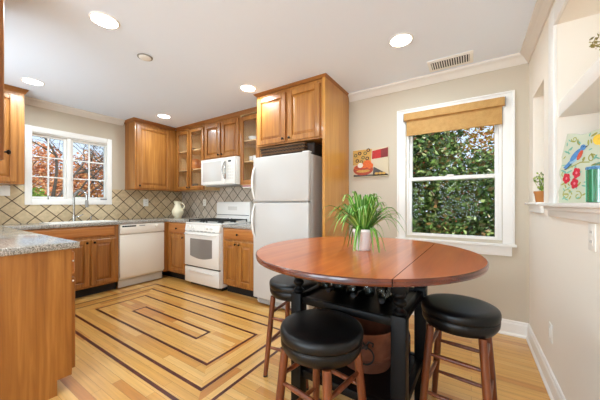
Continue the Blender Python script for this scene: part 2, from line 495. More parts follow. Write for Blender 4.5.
# tiled backsplash
def splash(frame, a0, a1, z0, z1, name, m, holes=None):
    mb = MB(frame)
    cells = [(a0, a1, z0, z1)]
    if holes:
        h0, h1, k0 = holes
        cells = [(a0, h0, z0, z1), (h1, a1, z0, z1), (h0, h1, z0, k0)]
    for c0, c1, d0, d1 in cells:
        mb.quad([(c0, 0.007, d0), (c1, 0.007, d0), (c1, 0.007, d1), (c0, 0.007, d1)], [(c0, d0), (c1, d0), (c1, d1), (c0, d1)])
        mb.quad([(c0, 0.001, d1), (c1, 0.001, d1), (c1, 0.007, d1), (c0, 0.007, d1)], [(c0, d1)] * 4)
    o = mb.build(name, m, smooth=0, recalc=False)
    return struct(o)
splash(sinkw(XL), YL, 3.093, 0.935, 1.43, 'backsplash_left', M['tile_a'], (0.94, 1.90, 1.19))
splash(stove(YB), XL + 0.007, -2.22, 0.935, 1.60, 'backsplash_back', M['tile_b'])

# ------------------------------------------------------------------ windows (structure)
def fr(mb, a0, a1, z0, z1, w, o0, o1):      # rectangular frame
    mb.box(a0, a0 + w, o0, o1, z0, z1); mb.box(a1 - w, a1, o0, o1, z0, z1)
    mb.box(a0 + w, a1 - w, o0, o1, z0, z0 + w); mb.box(a0 + w, a1 - w, o0, o1, z1 - w, z1)
# sink window: two casements with six lights each
w1 = bpy.data.objects.new('window_1', None); COL.objects.link(w1); w1.location = (XL, 1.415, 1.19); struct(w1)
F = sinkw(XL)
mb = MB(F); a0, a1, z0, z1 = 0.935, 1.897, 1.19, 2.20
mb.box(a0, a0+.066, 0, .02, z0, z1); mb.box(a1-.066, a1, 0, .02, z0, z1); mb.box(a0+.066, a1-.066, 0, .02, z1-.075, z1)
mb.box(a0+.066, a1-.066, 0, .02, z0, z0+.07)
struct(mb.build('window_casing', M['trim'], w1, bevel=0.004))
mb = MB(F); fr(mb, WS[0], WS[1], WS[2], WS[3], .02, -.12, -.001); mb.box(1.357, 1.403, -.09, -.003, WS[2]+.02, WS[3]-.02)
struct(mb.build('window_frame', M['trim'], w1, bevel=0.002))
for s0, s1 in ((0.987, 1.355), (1.405, 1.843)):
    sb = MB(F); fr(sb, s0, s1, 1.272, 2.108, .026, -.075, -.03)
    sm = sb.build('window_sash', M['trim'], w1, bevel=0.003)
    mm = MB(F); i0, i1, j0, j1 = s0+.026, s1-.026, 1.298, 2.082
    c = (i0 + i1) / 2; mm.box(c-.008, c+.008, -.06, -.04, j0, j1)
    for k in (1, 2):
        z = j0 + (j1-j0)*k/3; mm.box(i0, c-.008, -.06, -.04, z-.008, z+.008); mm.box(c+.008, i1, -.06, -.04, z-.008, z+.008)
    mm.build('muntin', M['trim'], sm)
    MB(F).box(i0, i1, -.052, -.048, j0, j1).build('window_pane', M['winglass'], sm, smooth=0)
mb = MB(F).box(1.15, 1.165, -.03, .012, 1.262, 1.275); mb.box(1.152, 1.162, .002, .012, 1.275, 1.315)
mb.build('crank_handle', M['steel'], w1, bevel=.002)
mb = MB(F).box(1.755, 1.835, -.03, .006, 1.262, 1.282); mb.box(1.77, 1.82, .0, .012, 1.266, 1.276)
mb.build('latch', M['grey'], w1, bevel=.002)
# garden window: double hung with casing, stool and apron
w2 = bpy.data.objects.new('window_2', None); COL.objects.link(w2); w2.location = (-0.18, YB, 0.80); struct(w2)
F = stove(YB)
mb = MB(F); a0, a1, z0, z1 = -0.696, 0.332, 0.832, 2.233
for (p0, p1, q0, q1) in ((a0, a0+.088, z0, z1), (a1-.088, a1, z0, z1), (a0+.088, a1-.088, z1-.07, z1)):
    mb.box(p0, p1, 0, .018, q0, q1)
mb.box(a0, a0+.018, .018, .03, z0, z1); mb.box(a1-.018, a1, .018, .03, z0, z1); mb.box(a0+.018, a1-.018, .018, .03, z1-.018, z1)
struct(mb.build('window_casing', M['trim'], w2, bevel=0.003))
mb = MB(F).box(a0-.012, a1+.012, -.05, .05, .808, .832); mb.box(a0+.01, a1-.02, 0, .02, .72, .808)
struct(mb.build('window_sill', M['trim'], w2, bevel=0.005))
mb = MB(F); fr(mb, WB[0], WB[1], WB[2]-.028, WB[3], .022, -.13, -.002)
struct(mb.build('window_frame', M['trim'], w2, bevel=0.002))
for n, (p0, p1, q0, q1, o0) in enumerate(((-.578, .218, .852, 1.488, -.05), (-.578, .218, 1.45, 2.15, -.09))):
    sb = MB(F); sb.box(p0, p0+.03, o0, o0+.036, q0, q1); sb.box(p1-.03, p1, o0, o0+.036, q0, q1)
    sb.box(p0+.03, p1-.03, o0, o0+.036, q0, q0+.036); sb.box(p0+.03, p1-.03, o0, o0+.036, q1-.036, q1)
    sm = sb.build('window_sash', M['trim'], w2, bevel=0.003)
    MB(F).box(p0+.03, p1-.03, o0+.016, o0+.02, q0+.036, q1-.036).build('window_pane', M['winglass'], sm, smooth=0)
MB(F).box(-.21, -.15, -.02, -.003, 1.488, 1.502).build('sash_lock', M['plate'], w2, bevel=.002)
# frames of the added rear windows, unseen, there for the fill light
for n, (x0, x1) in ((3, (-2.3, -1.2)), (4, (-0.9, 0.2))):
    w = MB(); F = lambda p: (p[0], YR + p[1], p[2])
    w.m = F; fr(w, x0, x1, .6, 2.3, .06, -.1, .015); w.box((x0+x1)/2-.02, (x0+x1)/2+.02, -.08, -.03, .66, 2.24); w.box(x0+.06, x1-.06, -.08, -.03, 1.43, 1.47)
    struct(w.build('window_%d' % n, M['trim'], smooth=0))

# ------------------------------------------------------------------ cabinet builders
def panel_door(F, a0, a1, z0, z1, o, name, parent, mat=None, w=0.056, knob=None, arch=False):
    """raised-panel door: stiles, rails, bevelled field"""
    mb = MB(F); t = 0.02
    def rail(p0, p1, q0, q1, e):      # bar with an eased front
        b = [(p0, o, q0), (p1, o, q0), (p1, o, q1), (p0, o, q1)]
        f = [(p0+e, o+t, q0+e), (p1-e, o+t, q0+e), (p1-e, o+t, q1-e), (p0+e, o+t, q1-e)]
        m = [(p0, o+t-e, q0), (p1, o+t-e, q0), (p1, o+t-e, q1), (p0, o+t-e, q1)]
        mb.frustum(b, m); mb.frustum(m, f)
    rail(a0, a0+w, z0, z1, .004); rail(a1-w, a1, z0, z1, .004)
    rail(a0+w, a1-w, z0, z0+w, .004); rail(a0+w, a1-w, z1-w, z1, .004)
    p0, p1, q0, q1 = a0+w, a1-w, z0+w, z1-w
    lo = [(p0, o+.003, q0), (p1, o+.003, q0), (p1, o+.003, q1), (p0, o+.003, q1)]
    bk = [(x, o+.001, z) for x, _, z in lo]
    i = min(.034, (p1-p0)*.3)
    hi = [(p0+i, o+.016, q0+i), (p1-i, o+.016, q0+i), (p1-i, o+.016, q1-i), (p0+i, o+.016, q1-i)]
    mb.frustum(bk, lo); mb.frustum(lo, hi)
    d = mb.build(name, mat or M['oak'], parent, smooth=20)
    if knob: add_knob(F, knob[0], knob[1], o+t, d)
    return d
def add_knob(F, a, z, o, parent):
    kb = MB(F)
    kb.lathe([(.006, 0), (.005, .012), (.013, .017), (.015, .023), (.011, .029), (.003, .031)], (a, o, z), 12, 'y')
    return kb.build('knob', M['bronze'], parent, smooth=50)
def drawer_front(F, a0, a1, z0, z1, o, name, parent, knob=None):
    mb = MB(F); e = .016
    b = [(a0, o, z0), (a1, o, z0), (a1, o, z1), (a0, o, z1)]
    m = [(a0, o+.012, z0), (a1, o+.012, z0), (a1, o+.012, z1), (a0, o+.012, z1)]
    f = [(a0+e, o+.02, z0+e), (a1-e, o+.02, z0+e), (a1-e, o+.02, z1-e), (a0+e, o+.02, z1-e)]
    mb.frustum(b, m); mb.frustum(m, f)
    d = mb.build(name, M['oak_h'], parent, smooth=20)
    if knob: add_knob(F, knob[0], knob[1], o+.02, d)
    return d
def glass_door(F, a0, a1, z0, z1, o, parent, knob=None, w=0.05):
    mb = MB(F); t = .02
    mb.box(a0, a0+w, o, o+t, z0, z1); mb.box(a1-w, a1, o, o+t, z0, z1)
    mb.box(a0+w, a1-w, o, o+t, z0, z0+w); mb.box(a0+w, a1-w, o, o+t, z1-w, z1)
    d = mb.build('glass_door', M['oak'], parent, bevel=.003)
    MB(F).box(a0+w, a1-w, o+.007, o+.011, z0+w, z1-w).build('glass_pane', M['glass'], d, smooth=0)
    if knob: add_knob(F, knob[0], knob[1], o+t, d)
    return d
def base_body(F, a0, a1, depth, z1, parent, gap=None):
    """carcass standing on a recessed plinth, faces at o = 0"""
    MB(F).box(a0, a1, -depth, 0, .115, z1).build('cabinet_body', M['oak'], parent, bevel=.002)
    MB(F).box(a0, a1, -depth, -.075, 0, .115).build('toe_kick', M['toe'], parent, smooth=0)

CTL, CTR = 0.955, 0.925           # counter heights either side of the range
FS = sinkw(-4.15); FK = stove(2.47); FP = leftw(0.652)
# peninsula
pc = thing('peninsula_cabinet', 'oak peninsula end cabinet in the near left foreground under the granite counter', 'cabinet', (-2.5, .33, 0))
mb = MB(); mb.box(-3.10, -2.20, .03, .63, .115, CTL-.042); mb.build('cabinet_body', M['oak'], pc)
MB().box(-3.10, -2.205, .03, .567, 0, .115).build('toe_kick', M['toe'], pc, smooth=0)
mb = MB()      # end panel with a notch for the toe space
pts = [(.03, 0), (.577, 0), (.577, .095), (.650, .095), (.650, CTL-.042), (.03, CTL-.042)]
mb.frustum([(-2.20, y, z) for y, z in pts], [(-2.18, y, z) for y, z in pts]); mb.build('end_panel', M['oak'], pc, smooth=0)
mb = MB(FP); mb.box(-3.10, -2.184, -.02, .0, .115, CTL-.042); mb.build('face_frame', M['oak_h'], pc)
for k, (p0, p1) in enumerate(((-2.63, -2.19), (-3.09, -2.65))):
    d = panel_door(FP, p0, p1, .13, .72, .0, 'door', pc, knob=((p0+.035, .68) if k == 0 else (p1-.035, .68)))
    drawer_front(FP, p0, p1, .745, .89, .0, 'drawer', pc, knob=((p0+p1)/2, .82))
for z in (.70, .83):
    MB().box(-2.1885, -2.180, .6535, .6625, z-.005, z+.005).build('bumper', M['plate'], pc, bevel=.003)
# inner corner run of the left leg, then the sink base
lc = thing('corner_cabinet', 'oak corner base cabinet behind the peninsula next to the sink base', 'cabinet', (-3.6, .33, 0))
MB().box(-4.70, -3.11, .03, .61, .115, CTL-.042).build('cabinet_body', M['oak'], lc)
MB().box(-4.70, -3.11, .03, .545, 0, .115).build('toe_kick', M['toe'], lc, smooth=0)
for p0, p1 in ((-3.62, -3.13),):
    panel_door(leftw(.61), p0, p1, .13, .72, .0, 'door', lc, knob=(p1-.035, .68)); drawer_front(leftw(.61), p0, p1, .745, .89, .0, 'drawer', lc, knob=((p0+p1)/2, .82))
sc = thing('sink_cabinet', 'oak base cabinet with two doors under the kitchen sink window', 'cabinet', (-4.42, 1.2, 0))
base_body(FS, .655, 1.755, .54, CTL-.042, sc)
drawer_front(FS, .66, 1.70, .775, .895, 0, 'false_drawer_front', sc)
panel_door(FS, 1.432, 1.715, .14, .735, 0, 'door', sc, knob=(1.462, .700))
panel_door(FS, 1.125, 1.412, .14, .735, 0, 'door', sc, knob=(1.382, .700))
panel_door(FS, .72, 1.105, .14, .735, 0, 'door', sc, knob=(.735, .700))
# dishwasher
dw = thing('dishwasher', 'off-white dishwasher built in beside the sink cabinet', 'dishwasher', (-4.42, 2.08, 0))
MB(FS).box(1.763, 2.402, -.53, -.01, .13, CTL-.043).build('tub_body', M['bisque'], dw)
MB(FS).box(1.766, 2.400, -.01, .022, .155, .762).build('door_panel', M['bisque'], dw, bevel=.005)
cp = MB(FS).box(1.766, 2.400, -.01, .028, .772, CTL-.05).build('control_panel', M['bisque'], dw, bevel=.006)
mb = MB(FS)
for k in range(6): mb.box(1.79+k*.031, 1.818+k*.031, .028, .0305, .872, .892)
mb.build('button_row', M['black'], cp)
MB(FS).box(2.02, 2.10, .028, .030, .876, .888).build('vent_slot', M['grey'], cp)
mb = MB(FS).lathe([(.028, 0), (.026, .012), (.02, .014)], (2.28, .028, .862), 20, 'y'); mb.box(2.276, 2.284, .04, .046, .845, .880)
mb.build('dial', M['bisque'], cp, smooth=40)
MB(FS).box(1.766, 2.400, -.06, -.035, .012, .145).build('toe_panel', plain('grey toe panel', '#c6c2ba', .5), dw, bevel=.004)
# corner cabinet left of the range
kc = thing('base_cabinet', 'narrow oak base cabinet with one drawer and one door left of the range', 'cabinet', (-3.9, 2.8, 0))
MB(FK).box(-4.69, -3.635, -.60, -.0, .115, CTL-.042).build('cabinet_body', M['oak'], kc)
MB(FK).box(-4.69, -3.635, -.60, -.075, 0, .115).build('toe_kick', M['toe'], kc, smooth=0)
drawer_front(FK, -4.09, -3.655, .745, .895, 0, 'drawer', kc, knob=(-3.86, .82))
panel_door(FK, -4.09, -3.655, .14, .72, 0, 'door', kc, knob=(-3.70, .685))
MB(FS).box(2.404, 2.468, -.53, 0, .115, CTL-.042).build('filler_strip', M['oak'], kc)
# base cabinet right of the range
rc = thing('base_cabinet', 'oak base cabinet with one drawer over two doors between range and refrigerator', 'cabinet', (-2.55, 2.8, 0))
base_body(FK, -2.832, -2.245, .61, CTR-.042, rc)
drawer_front(FK, -2.80, -2.265, .735, .870, 0, 'drawer', rc, knob=(-2.53, .803))
panel_door(FK, -2.80, -2.537, .145, .71, 0, 'door', rc, knob=(-2.568, .675))
panel_door(FK, -2.529, -2.265, .145, .71, 0, 'door', rc, knob=(-2.498, .675))

# ------------------------------------------------------------------ worktops, sink, faucet
mb = MB()
g0, g1 = CTL-.042, CTL
mb.box(-4.70, -2.150, .022, .684, g0, g1)
sx0, sx1, sy0, sy1 = -4.555, -4.22, 1.06, 1.74
mb.box(-4.70, -4.125, .684, sy0, g0, g1); mb.box(-4.70, sx0, sy0, sy1, g0, g1); mb.box(sx1, -4.125, sy0, sy1, g0, g1)
mb.box(-4.70, -4.125, sy1, 2.445, g0, g1); mb.box(-4.70, -3.625, 2.445, 3.09, g0, g1)
tag(mb.build('countertop', M['granite'], bevel=.006), 'U-shaped speckled grey granite counter from the peninsula past the sink to the range', 'countertop')
tag(MB().box(-2.838, -2.24, 2.445, 3.09, CTR-.042, CTR).build('countertop', M['granite'], bevel=.006), 'short piece of granite counter between range and refrigerator', 'countertop')
sk = MB()
fr(sk, 0, 0, 0, 0, 0, 0, 0) if False else None
sk.box(sx0-.02, sx0+.012, sy0-.02, sy1+.02, g1+.0005, g1+.010); sk.box(sx1-.012, sx1+.02, sy0-.02, sy1+.02, g1+.0005, g1+.010)
sk.box(sx0+.012, sx1-.012, sy0-.02, sy0+.012, g1+.0005, g1+.010); sk.box(sx0+.012, sx1-.012, sy1-.012, sy1+.02, g1+.0005, g1+.010)
for q in ((sx0+.004, sx0+.012, sy0+.004, sy1-.004), (sx1-.012, sx1-.004, sy0+.004, sy1-.004), (sx0+.012, sx1-.012, sy0+.004, sy0+.012), (sx0+.012, sx1-.012, sy1-.012, sy1-.004)):
    sk.box(q[0], q[1], q[2], q[3], g1-.036, g1+.0005)
sk.box(sx0+.012, sx1-.012, sy0+.012, sy1-.012, g1-.036, g1-.03)
tag(sk.build('kitchen_sink', M['white']), 'white drop-in sink set in the counter under the window', 'sink')
fa = thing('kitchen_faucet', 'chrome gooseneck faucet behind the sink in front of the window', 'faucet', (-4.62, 1.40, CTL))
MB().lathe([(.03, 0), (.03, .008), (.02, .02), (.017, .09), (.014, .10)], (-4.62, 1.40, CTL), 16).build('faucet_base', M['steel'], fa)
path = [(-4.62, 1.40, CTL+.09), (-4.62, 1.40, CTL+.33)]
for k in range(1, 11):
    a = math.pi * k / 10
    path.append((-4.62 + .085*(1-math.cos(a)), 1.40 + .045*(1-math.cos(a)), CTL+.33 + .105*math.sin(a)))
path.append((path[-1][0], path[-1][1], CTL+.30))
MB().tube(path, .0125, 10).build('spout', M['steel'], fa, smooth=60)
e = path[-1]
MB().lathe([(.014, 0), (.019, -.02), (.02, -.08), (.017, -.10)], e, 14).build('spray_head', M['grey'], fa, smooth=50)
MB().tube([(-4.62, 1.415, CTL+.06), (-4.615, 1.46, CTL+.075), (-4.60, 1.50, CTL+.10)], [.009, .008, .006], 8).build('lever', M['steel'], fa, smooth=60)
sd = thing('soap_dispenser', 'small chrome soap pump on the counter right of the faucet', 'soap dispenser', (-4.63, 1.60, CTL))
MB().lathe([(.02, 0), (.02, .006), (.011, .012), (.010, .06)], (-4.63, 1.60, CTL), 12).build('pump_body', M['steel'], sd)
MB().tube([(-4.63, 1.60, CTL+.06), (-4.63, 1.60, CTL+.075), (-4.585, 1.605, CTL+.072)], .006, 8).build('pump_spout', M['steel'], sd)

# ------------------------------------------------------------------ wall cabinets
def top_crown(F, a0, a1, d, z, parent, right=True, left=False):
    mb = MB(F); z1 = CZ - .002
    prof = [(0, z), (.010, z), (.014, z+.012), (.030, z1-.01), (.032, z1), (0, z1)]
    ex = .032 if right else 0
    mb.frustum([(a0, o, q) for o, q in prof], [(a1 + (o if right else 0), o, q) for o, q in prof])
    if right:
        mb.frustum([(a1 + o, 0, q) for o, q in prof], [(a1 + o, -d, q) for o, q in prof])
        # mitre
    return mb.build('crown_strip', M['oak_dark'], parent, smooth=0)
UB, UT = 1.43, 2.50
FU = stove(2.78); FV = sinkw(-4.40); FL = leftw(.34)
u1 = thing('wall_cabinet', 'oak wall cabinet at the far left of the sink window', 'wall cabinet', (-4.56, .62, UB))
MB(FV).box(.36, .872, -.315, 0, UB, UT).build('cabinet_body', M['oak'], u1)
panel_door(FV, .40, .81, UB+.02, UT-.05, 0, 'door', u1, knob=(.43, UB+.07))
top_crown(FV, .36, .872, .315, UT-.012, u1)
u2 = thing('wall_cabinet', 'oak wall cabinet hanging over the peninsula at the left picture edge', 'wall cabinet', (-2.5, .18, UB))
MB(FL).box(-2.80, -2.20, -.315, 0, UB, UT).build('cabinet_body', M['oak'], u2)
for p0, p1 in ((-2.78, -2.22),):
    panel_door(FL, p0, p1, UB+.02, UT-.05, 0, 'door', u2, knob=(p1-.03, UB+.07))
top_crown(FL, -2.80, -2.20, .315, UT-.012, u2)
u3 = thing('wall_cabinet', 'oak corner wall cabinet with one wide panel right of the sink window', 'wall cabinet', (-4.56, 2.6, UB))
MB(FV).box(2.088, 3.09, -.315, 0, UB, UT).build('cabinet_body', M['oak'], u3)
panel_door(FV, 2.112, 2.655, UB+.02, UT-.05, 0, 'door', u3, knob=(2.145, UB+.06))
top_crown(FV, 2.088, 2.75, .315, UT-.012, u3, right=False)
mb = MB(FV); mb.frustum([(2.088, .03, CZ-.002), (2.088, -.31, CZ-.002), (2.088, -.31, UT-.012), (2.088, 0, UT-.012)], [(2.058, .03, CZ-.002), (2.058, -.31, CZ-.002), (2.078, -.31, UT-.012), (2.078, 0, UT-.012)])
mb.build('crown_return', M['oak_dark'], u3, smooth=0)
def open_cab(a0, a1, parent, shelves, z0=UB):
    mb = MB(FU); t = .018
    mb.box(a0, a0+t, -.31, -.001, z0, UT); mb.box(a1-t, a1, -.31, -.001, z0, UT)
    mb.box(a0+t, a1-t, -.31, -.001, z0, z0+t); mb.box(a0+t, a1-t, -.31, -.001, UT-t, UT); mb.box(a0+t, a1-t, -.31, -.30, z0+t, UT-t)
    mb.build('cabinet_body', M['oak_in'], parent)
    for z in shelves: MB(FU).box(a0+t, a1-t, -.298, -.02, z, z+.018).build('shelf', M['oak_in'], parent)
u4 = thing('glass_cabinet', 'oak wall cabinet with two glass doors in the corner left of the microwave', 'wall cabinet', (-4.0, 2.94, UB))
SH = (1.775, 2.10)
open_cab(-4.385, -3.622, u4, SH)
mb = MB(FU); fr(mb, -4.385, -3.622, UB, UT, .028, -.001, .0); mb.box(-4.02, -3.995, -.001, 0, UB+.028, UT-.028); mb.build('face_frame', M['oak'], u4)
glass_door(FU, -4.365, -4.018, UB+.02, UT-.05, 0, u4, knob=(-4.043, UB+.05))
glass_door(FU, -3.995, -3.635, UB+.02, UT-.05, 0, u4, knob=(-3.97, UB+.05))
top_crown(FU, -4.385, -3.621, .31, UT-.012, u4, right=False)
u5 = thing('wall_cabinet', 'short oak wall cabinet with two doors right above the microwave', 'wall cabinet', (-3.23, 2.94, 1.90))
MB(FU).box(-3.618, -2.822, -.31, 0, 1.905, UT).build('cabinet_body', M['oak'], u5)
panel_door(FU, -3.60, -3.236, 1.92, UT-.05, 0, 'door', u5, knob=(-3.262, 1.955))
panel_door(FU, -3.204, -2.845, 1.92, UT-.05, 0, 'door', u5, knob=(-3.178, 1.955))
top_crown(FU, -3.619, -2.821, .31, UT-.012, u5, right=False)
u6 = thing('glass_cabinet', 'narrow oak wall cabinet with one glass door between microwave and refrigerator', 'wall cabinet', (-2.5, 2.94, 1.47))
open_cab(-2.818, -2.225, u6, (1.80, 2.10), 1.47)
MB(FU).box(-2.43, -2.226, -.001, .0, 1.47, UT).build('face_frame', M['oak'], u6)
glass_door(FU, -2.806, -2.44, 1.48, UT-.05, 0, u6, knob=(-2.47, 1.53), w=.062)
u7 = thing('refrigerator_cabinet', 'tall oak cabinet with two doors and a side panel enclosing the refrigerator', 'wall cabinet', (-1.74, 2.8, 0))
FF = stove(2.47)
MB(FF).box(-2.222, -1.302, -.62, 0, 1.895, 2.515).build('cabinet_body', M['oak'], u7)
MB().box(-1.300, -1.270, 2.448, 3.085, 0, 2.515).build('side_panel', wood('light oak panel', '#ae722a', '#bf8234', '#cf9648', ring=5, rough=.28, coat=.4), u7)
panel_door(FF, -2.20, -1.778, 1.912, 2.475, 0, 'door', u7, knob=(-1.808, 1.945))
panel_door(FF, -1.745, -1.335, 1.912, 2.475, 0, 'door', u7, knob=(-1.715, 1.945))
mb = MB(); zt = CZ - .002
mb.frustum([(-2.225, 2.446, 2.515), (-1.268, 2.446, 2.515), (-1.268, 3.08, 2.515), (-2.225, 3.08, 2.515)], [(-2.245, 2.424, zt), (-1.246, 2.424, zt), (-1.246, 3.08, zt), (-2.245, 3.08, zt)])
mb.build('crown_strip', M['oak_dark'], u7, smooth=0)

top_crown(FU, -2.819, -2.256, .31, UT-.012, u6, right=False)
# dishes behind the glass doors
def dish(name, prof, loc, mat, label, cat, group=None, n=20):
    return tag(MB().lathe(prof, loc, n).build(name, mat, smooth=50), label, cat, group)
BOWL = [(.03, 0), (.035, .004), (.06, .03), (.075, .065), (.072, .066), (.055, .03), (.02, .010)]
GLASS = [(.03, 0), (.034, .11), (.031, .11), (.028, .006)]
pl = MB().lathe([(.02, .0), (.095, .012), (.105, .02), (.10, .024), (.02, .012)], (0, 0, 0), 28, 'y')
p = tag(pl.build('dinner_plate', plain('orange plate glaze', '#d98a4a', .3, coat=.4), smooth=50), 'orange plate standing upright on the middle shelf of the two-door glass cabinet', 'plate')
p.location = (-4.13, 2.97, 1.9); p.rotation_euler = (R(12), 0, R(25))
cream = plain('cream stoneware', '#e2d7bf', .3, coat=.3)
dish('serving_bowl', BOWL, (-4.17, 2.92, 2.119), cream, 'cream bowl on the top shelf of the two-door glass cabinet', 'bowl')
glz = plain('smoky tumbler glass', '#b9b0a5', .1, spec=.6)
for k, (x, y) in enumerate(((-4.25, 2.93), (-4.16, 2.93), (-4.08, 2.95), (-3.85, 2.93), (-3.76, 2.94))):
    dish('tumbler', GLASS, (x, y, UB+.019), glz, 'clear tumbler on the bottom shelf of the two-door glass cabinet', 'glass', 'tumblers behind the corner glass doors')
wht = plain('white porcelain', '#eeeae2', .25, coat=.4)
dish('serving_bowl', BOWL, (-2.70, 2.92, 2.119), wht, 'white bowl on the top shelf of the narrow glass cabinet', 'bowl')
for k, (x, y) in enumerate(((-2.74, 2.93), (-2.66, 2.92), (-2.585, 2.93))):
    dish('coffee_cup', [(.025, 0), (.036, .02), (.04, .085), (.036, .085), (.02, .01)], (x, y, 1.819), wht, 'white cup on the middle shelf of the narrow glass cabinet', 'cup', 'cups in the narrow glass cabinet')
vio = plain('violet glass', '#5c4a86', .12, spec=.6)
dish('glass_vase', [(.035, 0), (.05, .05), (.03, .14), (.022, .19), (.03, .22), (.026, .22), (.02, .19)], (-2.64, 2.92, 1.489), vio, 'violet glass vase on the bottom shelf of the narrow glass cabinet', 'vase')
uc = thing('under_cabinet_light', 'small white lamp housing with a pink top rail under the narrow glass cabinet', 'lamp', (-2.6, 2.88, 1.43))
MB().box(-2.78, -2.40, 2.782, 2.90, 1.432, 1.446).build('housing', M['plate'], uc, bevel=.003)
MB().box(-2.78, -2.40, 2.782, 2.90, 1.446, 1.469).build('top_rail', plain('dusty pink plastic', '#c98a86', .5), uc, bevel=.002)

# ------------------------------------------------------------------ appliances
ra = thing('gas_range', 'white freestanding gas range with oven door and storage drawer', 'stove', (-3.23, 2.75, 0))
x0, x1 = -3.612, -2.852
MB().box(x0, x1, 2.45, 3.07, .05, .905).build('range_body', M['white'], ra, bevel=.004)
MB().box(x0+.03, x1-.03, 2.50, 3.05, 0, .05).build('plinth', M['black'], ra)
ct = MB().box(x0, x1, 2.435, 3.00, .905, .93).build('cooktop', M['white'], ra, bevel=.008, seg=3)
FR = stove(2.45)
mb = MB(FR); pr = [(0, .80), (.022, .80), (.03, .815), (.012, .905), (0, .905)]
mb.frustum([(x0, o, z) for o, z in pr], [(x1, o, z) for o, z in pr])
cp = mb.build('control_panel', M['white'], ra, smooth=20)
for px in (-3.50, -3.41, -3.11, -3.02):
    kb = MB(FR).lathe([(.024, .018), (.022, .036), (.016, .04)], (px, 0, .862), 16, 'y')
    kb.box(px-.004, px+.004, .038, .048, .846, .878); kb.build('burner_knob', M['white'], cp, smooth=40)
mb = MB(FR)
for k in range(7): mb.box(-3.50+k*.085, -3.45+k*.085, .018, .031, .806, .814)
mb.build('vent_slots', M['grey'], cp, smooth=0)
od = MB(FR).box(x0+.004, x1-.004, 0, .035, .302, .792).build('oven_door', M['white'], ra, bevel=.006)
mb = MB(FR)      # window with a curved lower edge
wp = [(-3.475, .70), (-2.99, .70), (-2.99, .45)]
for k in range(1, 10):
    t = k / 10; wp.append((-2.99 - .485*t, .45 - .035*math.sin(math.pi*t)))
wp.append((-3.475, .45))
mb.frustum([(x, .034, z) for x, z in wp], [(x, .037, z) for x, z in wp]); mb.build('oven_window', M['oven_glass'], od, smooth=0)
mb = MB(FR).tube([(-3.56, .035, .765), (-3.555, .068, .768), (-3.40, .075, .77), (-3.06, .075, .77), (-2.91, .068, .768), (-2.905, .035, .765)], .012, 8)
mb.build('oven_handle', M['white'], od, smooth=60)
dr = MB(FR).box(x0+.004, x1-.004, 0, .033, .055, .282).build('storage_drawer', M['white'], ra, bevel=.008)
mb = MB(FR); mb.box(-3.50, -2.97, .030, .046, .222, .236); mb.box(-3.50, -2.97, .033, .036, .196, .222); mb.build('drawer_pull', M['white'], dr, bevel=.004)
MB(FR).box(x0+.006, x1-.006, 0, .012, .283, .301).build('door_gap', M['black'], ra, smooth=0)
bp = [(3.0, .925), (3.0, .99), (3.012, 1.0), (3.012, 1.205), (3.03, 1.235), (3.07, 1.235), (3.07, .925)]
mb = MB(); mb.frustum([(x0, y, z) for y, z in bp], [(x1, y, z) for y, z in bp]); bgd = mb.build('backguard', M['white'], ra, bevel=.006)
MB().box(x0+.02, x1-.02, 3.008, 3.0125, 1.02, 1.028).build('backguard_seam', M['black'], bgd)
mb = MB().box(-3.33, -3.13, 3.006, 3.0125, 1.10, 1.16)
mb.build('clock_panel', plain('pale grey panel', '#d9d6cf', .2), bgd, bevel=.003)
for bx, by in ((-3.43, 2.60), (-3.43, 2.84), (-3.03, 2.60), (-3.03, 2.84)):
    MB().lathe([(.05, 0), (.05, .008), (.035, .012), (.035, .02), (.03, .022)], (bx, by, .9305), 18).build('burner', M['iron'], ra)
for gx in (-3.43, -3.03):
    mb = MB(); w = .16; y0, y1 = 2.485, 2.955; zg = .968; r = .006
    for p, q in (((gx-w, y0), (gx+w, y0)), ((gx-w, y1), (gx+w, y1)), ((gx-w, y0), (gx-w, y1)), ((gx+w, y0), (gx+w, y1)), ((gx-w, 2.72), (gx+w, 2.72)), ((gx, y0), (gx, y1))):
        mb.box(min(p[0], q[0])-r, max(p[0], q[0])+r, min(p[1], q[1])-r, max(p[1], q[1])+r, zg-.012, zg)
    for p in ((gx-w, y0), (gx+w, y0), (gx-w, y1), (gx+w, y1), (gx-w, 2.72), (gx+w, 2.72)):
        mb.box(p[0]-.007, p[0]+.007, p[1]-.007, p[1]+.007, .93, zg+.006)
    mb.build('grate', M['iron'], ra, bevel=.002)

mw = thing('microwave', 'white over-the-range microwave with oval door handle', 'microwave', (-3.23, 2.9, 1.49))
x0, x1 = -3.608, -2.85
MB().box(x0, x1, 2.735, 3.085, 1.49, 1.895).build('microwave_body', M['white'], mw, bevel=.004)
MB().box(x0+.04, x1-.04, 2.76, 3.0, 1.476, 1.49).build('bottom_grille', M['grey'], mw)
FM = stove(2.735)
dd = MB(FM).box(x0+.004, -3.075, 0, .038, 1.497, 1.888).build('microwave_door', M['white'], mw, bevel=.008, seg=3)
MB(FM).box(x0+.05, -3.13, .037, .040, 1.545, 1.845).build('door_window', plain('white door glass', '#dcdad6', .04, spec=1.0, coat=1.0), dd, bevel=.001)
hp = []
for k in range(24):
    a = 2*math.pi*k/24; hp.append((-3.045 + .03*math.cos(a), .055 + .012*math.cos(a*2), 1.70 + .125*math.sin(a)))
MB(FM).tube(hp, .009, 8, closed=True).build('door_handle', M['steel'], dd, smooth=60)
cpn = MB(FM).box(-3.071, x1-.004, 0, .036, 1.497, 1.888).build('control_panel', M['white'], mw, bevel=.006)
MB(FM).box(-2.985, -2.925, .035, .038, 1.815, 1.84).build('display', M['black'], cpn)
mb = MB(FM)
for r in range(5):
    for c in range(3): mb.box(-3.0+c*.045, -2.965+c*.045, .0355, .0375, 1.56+r*.045, 1.59+r*.045)
mb.build('keypad', plain('pale keys', '#dedbd4', .4), cpn, smooth=0)

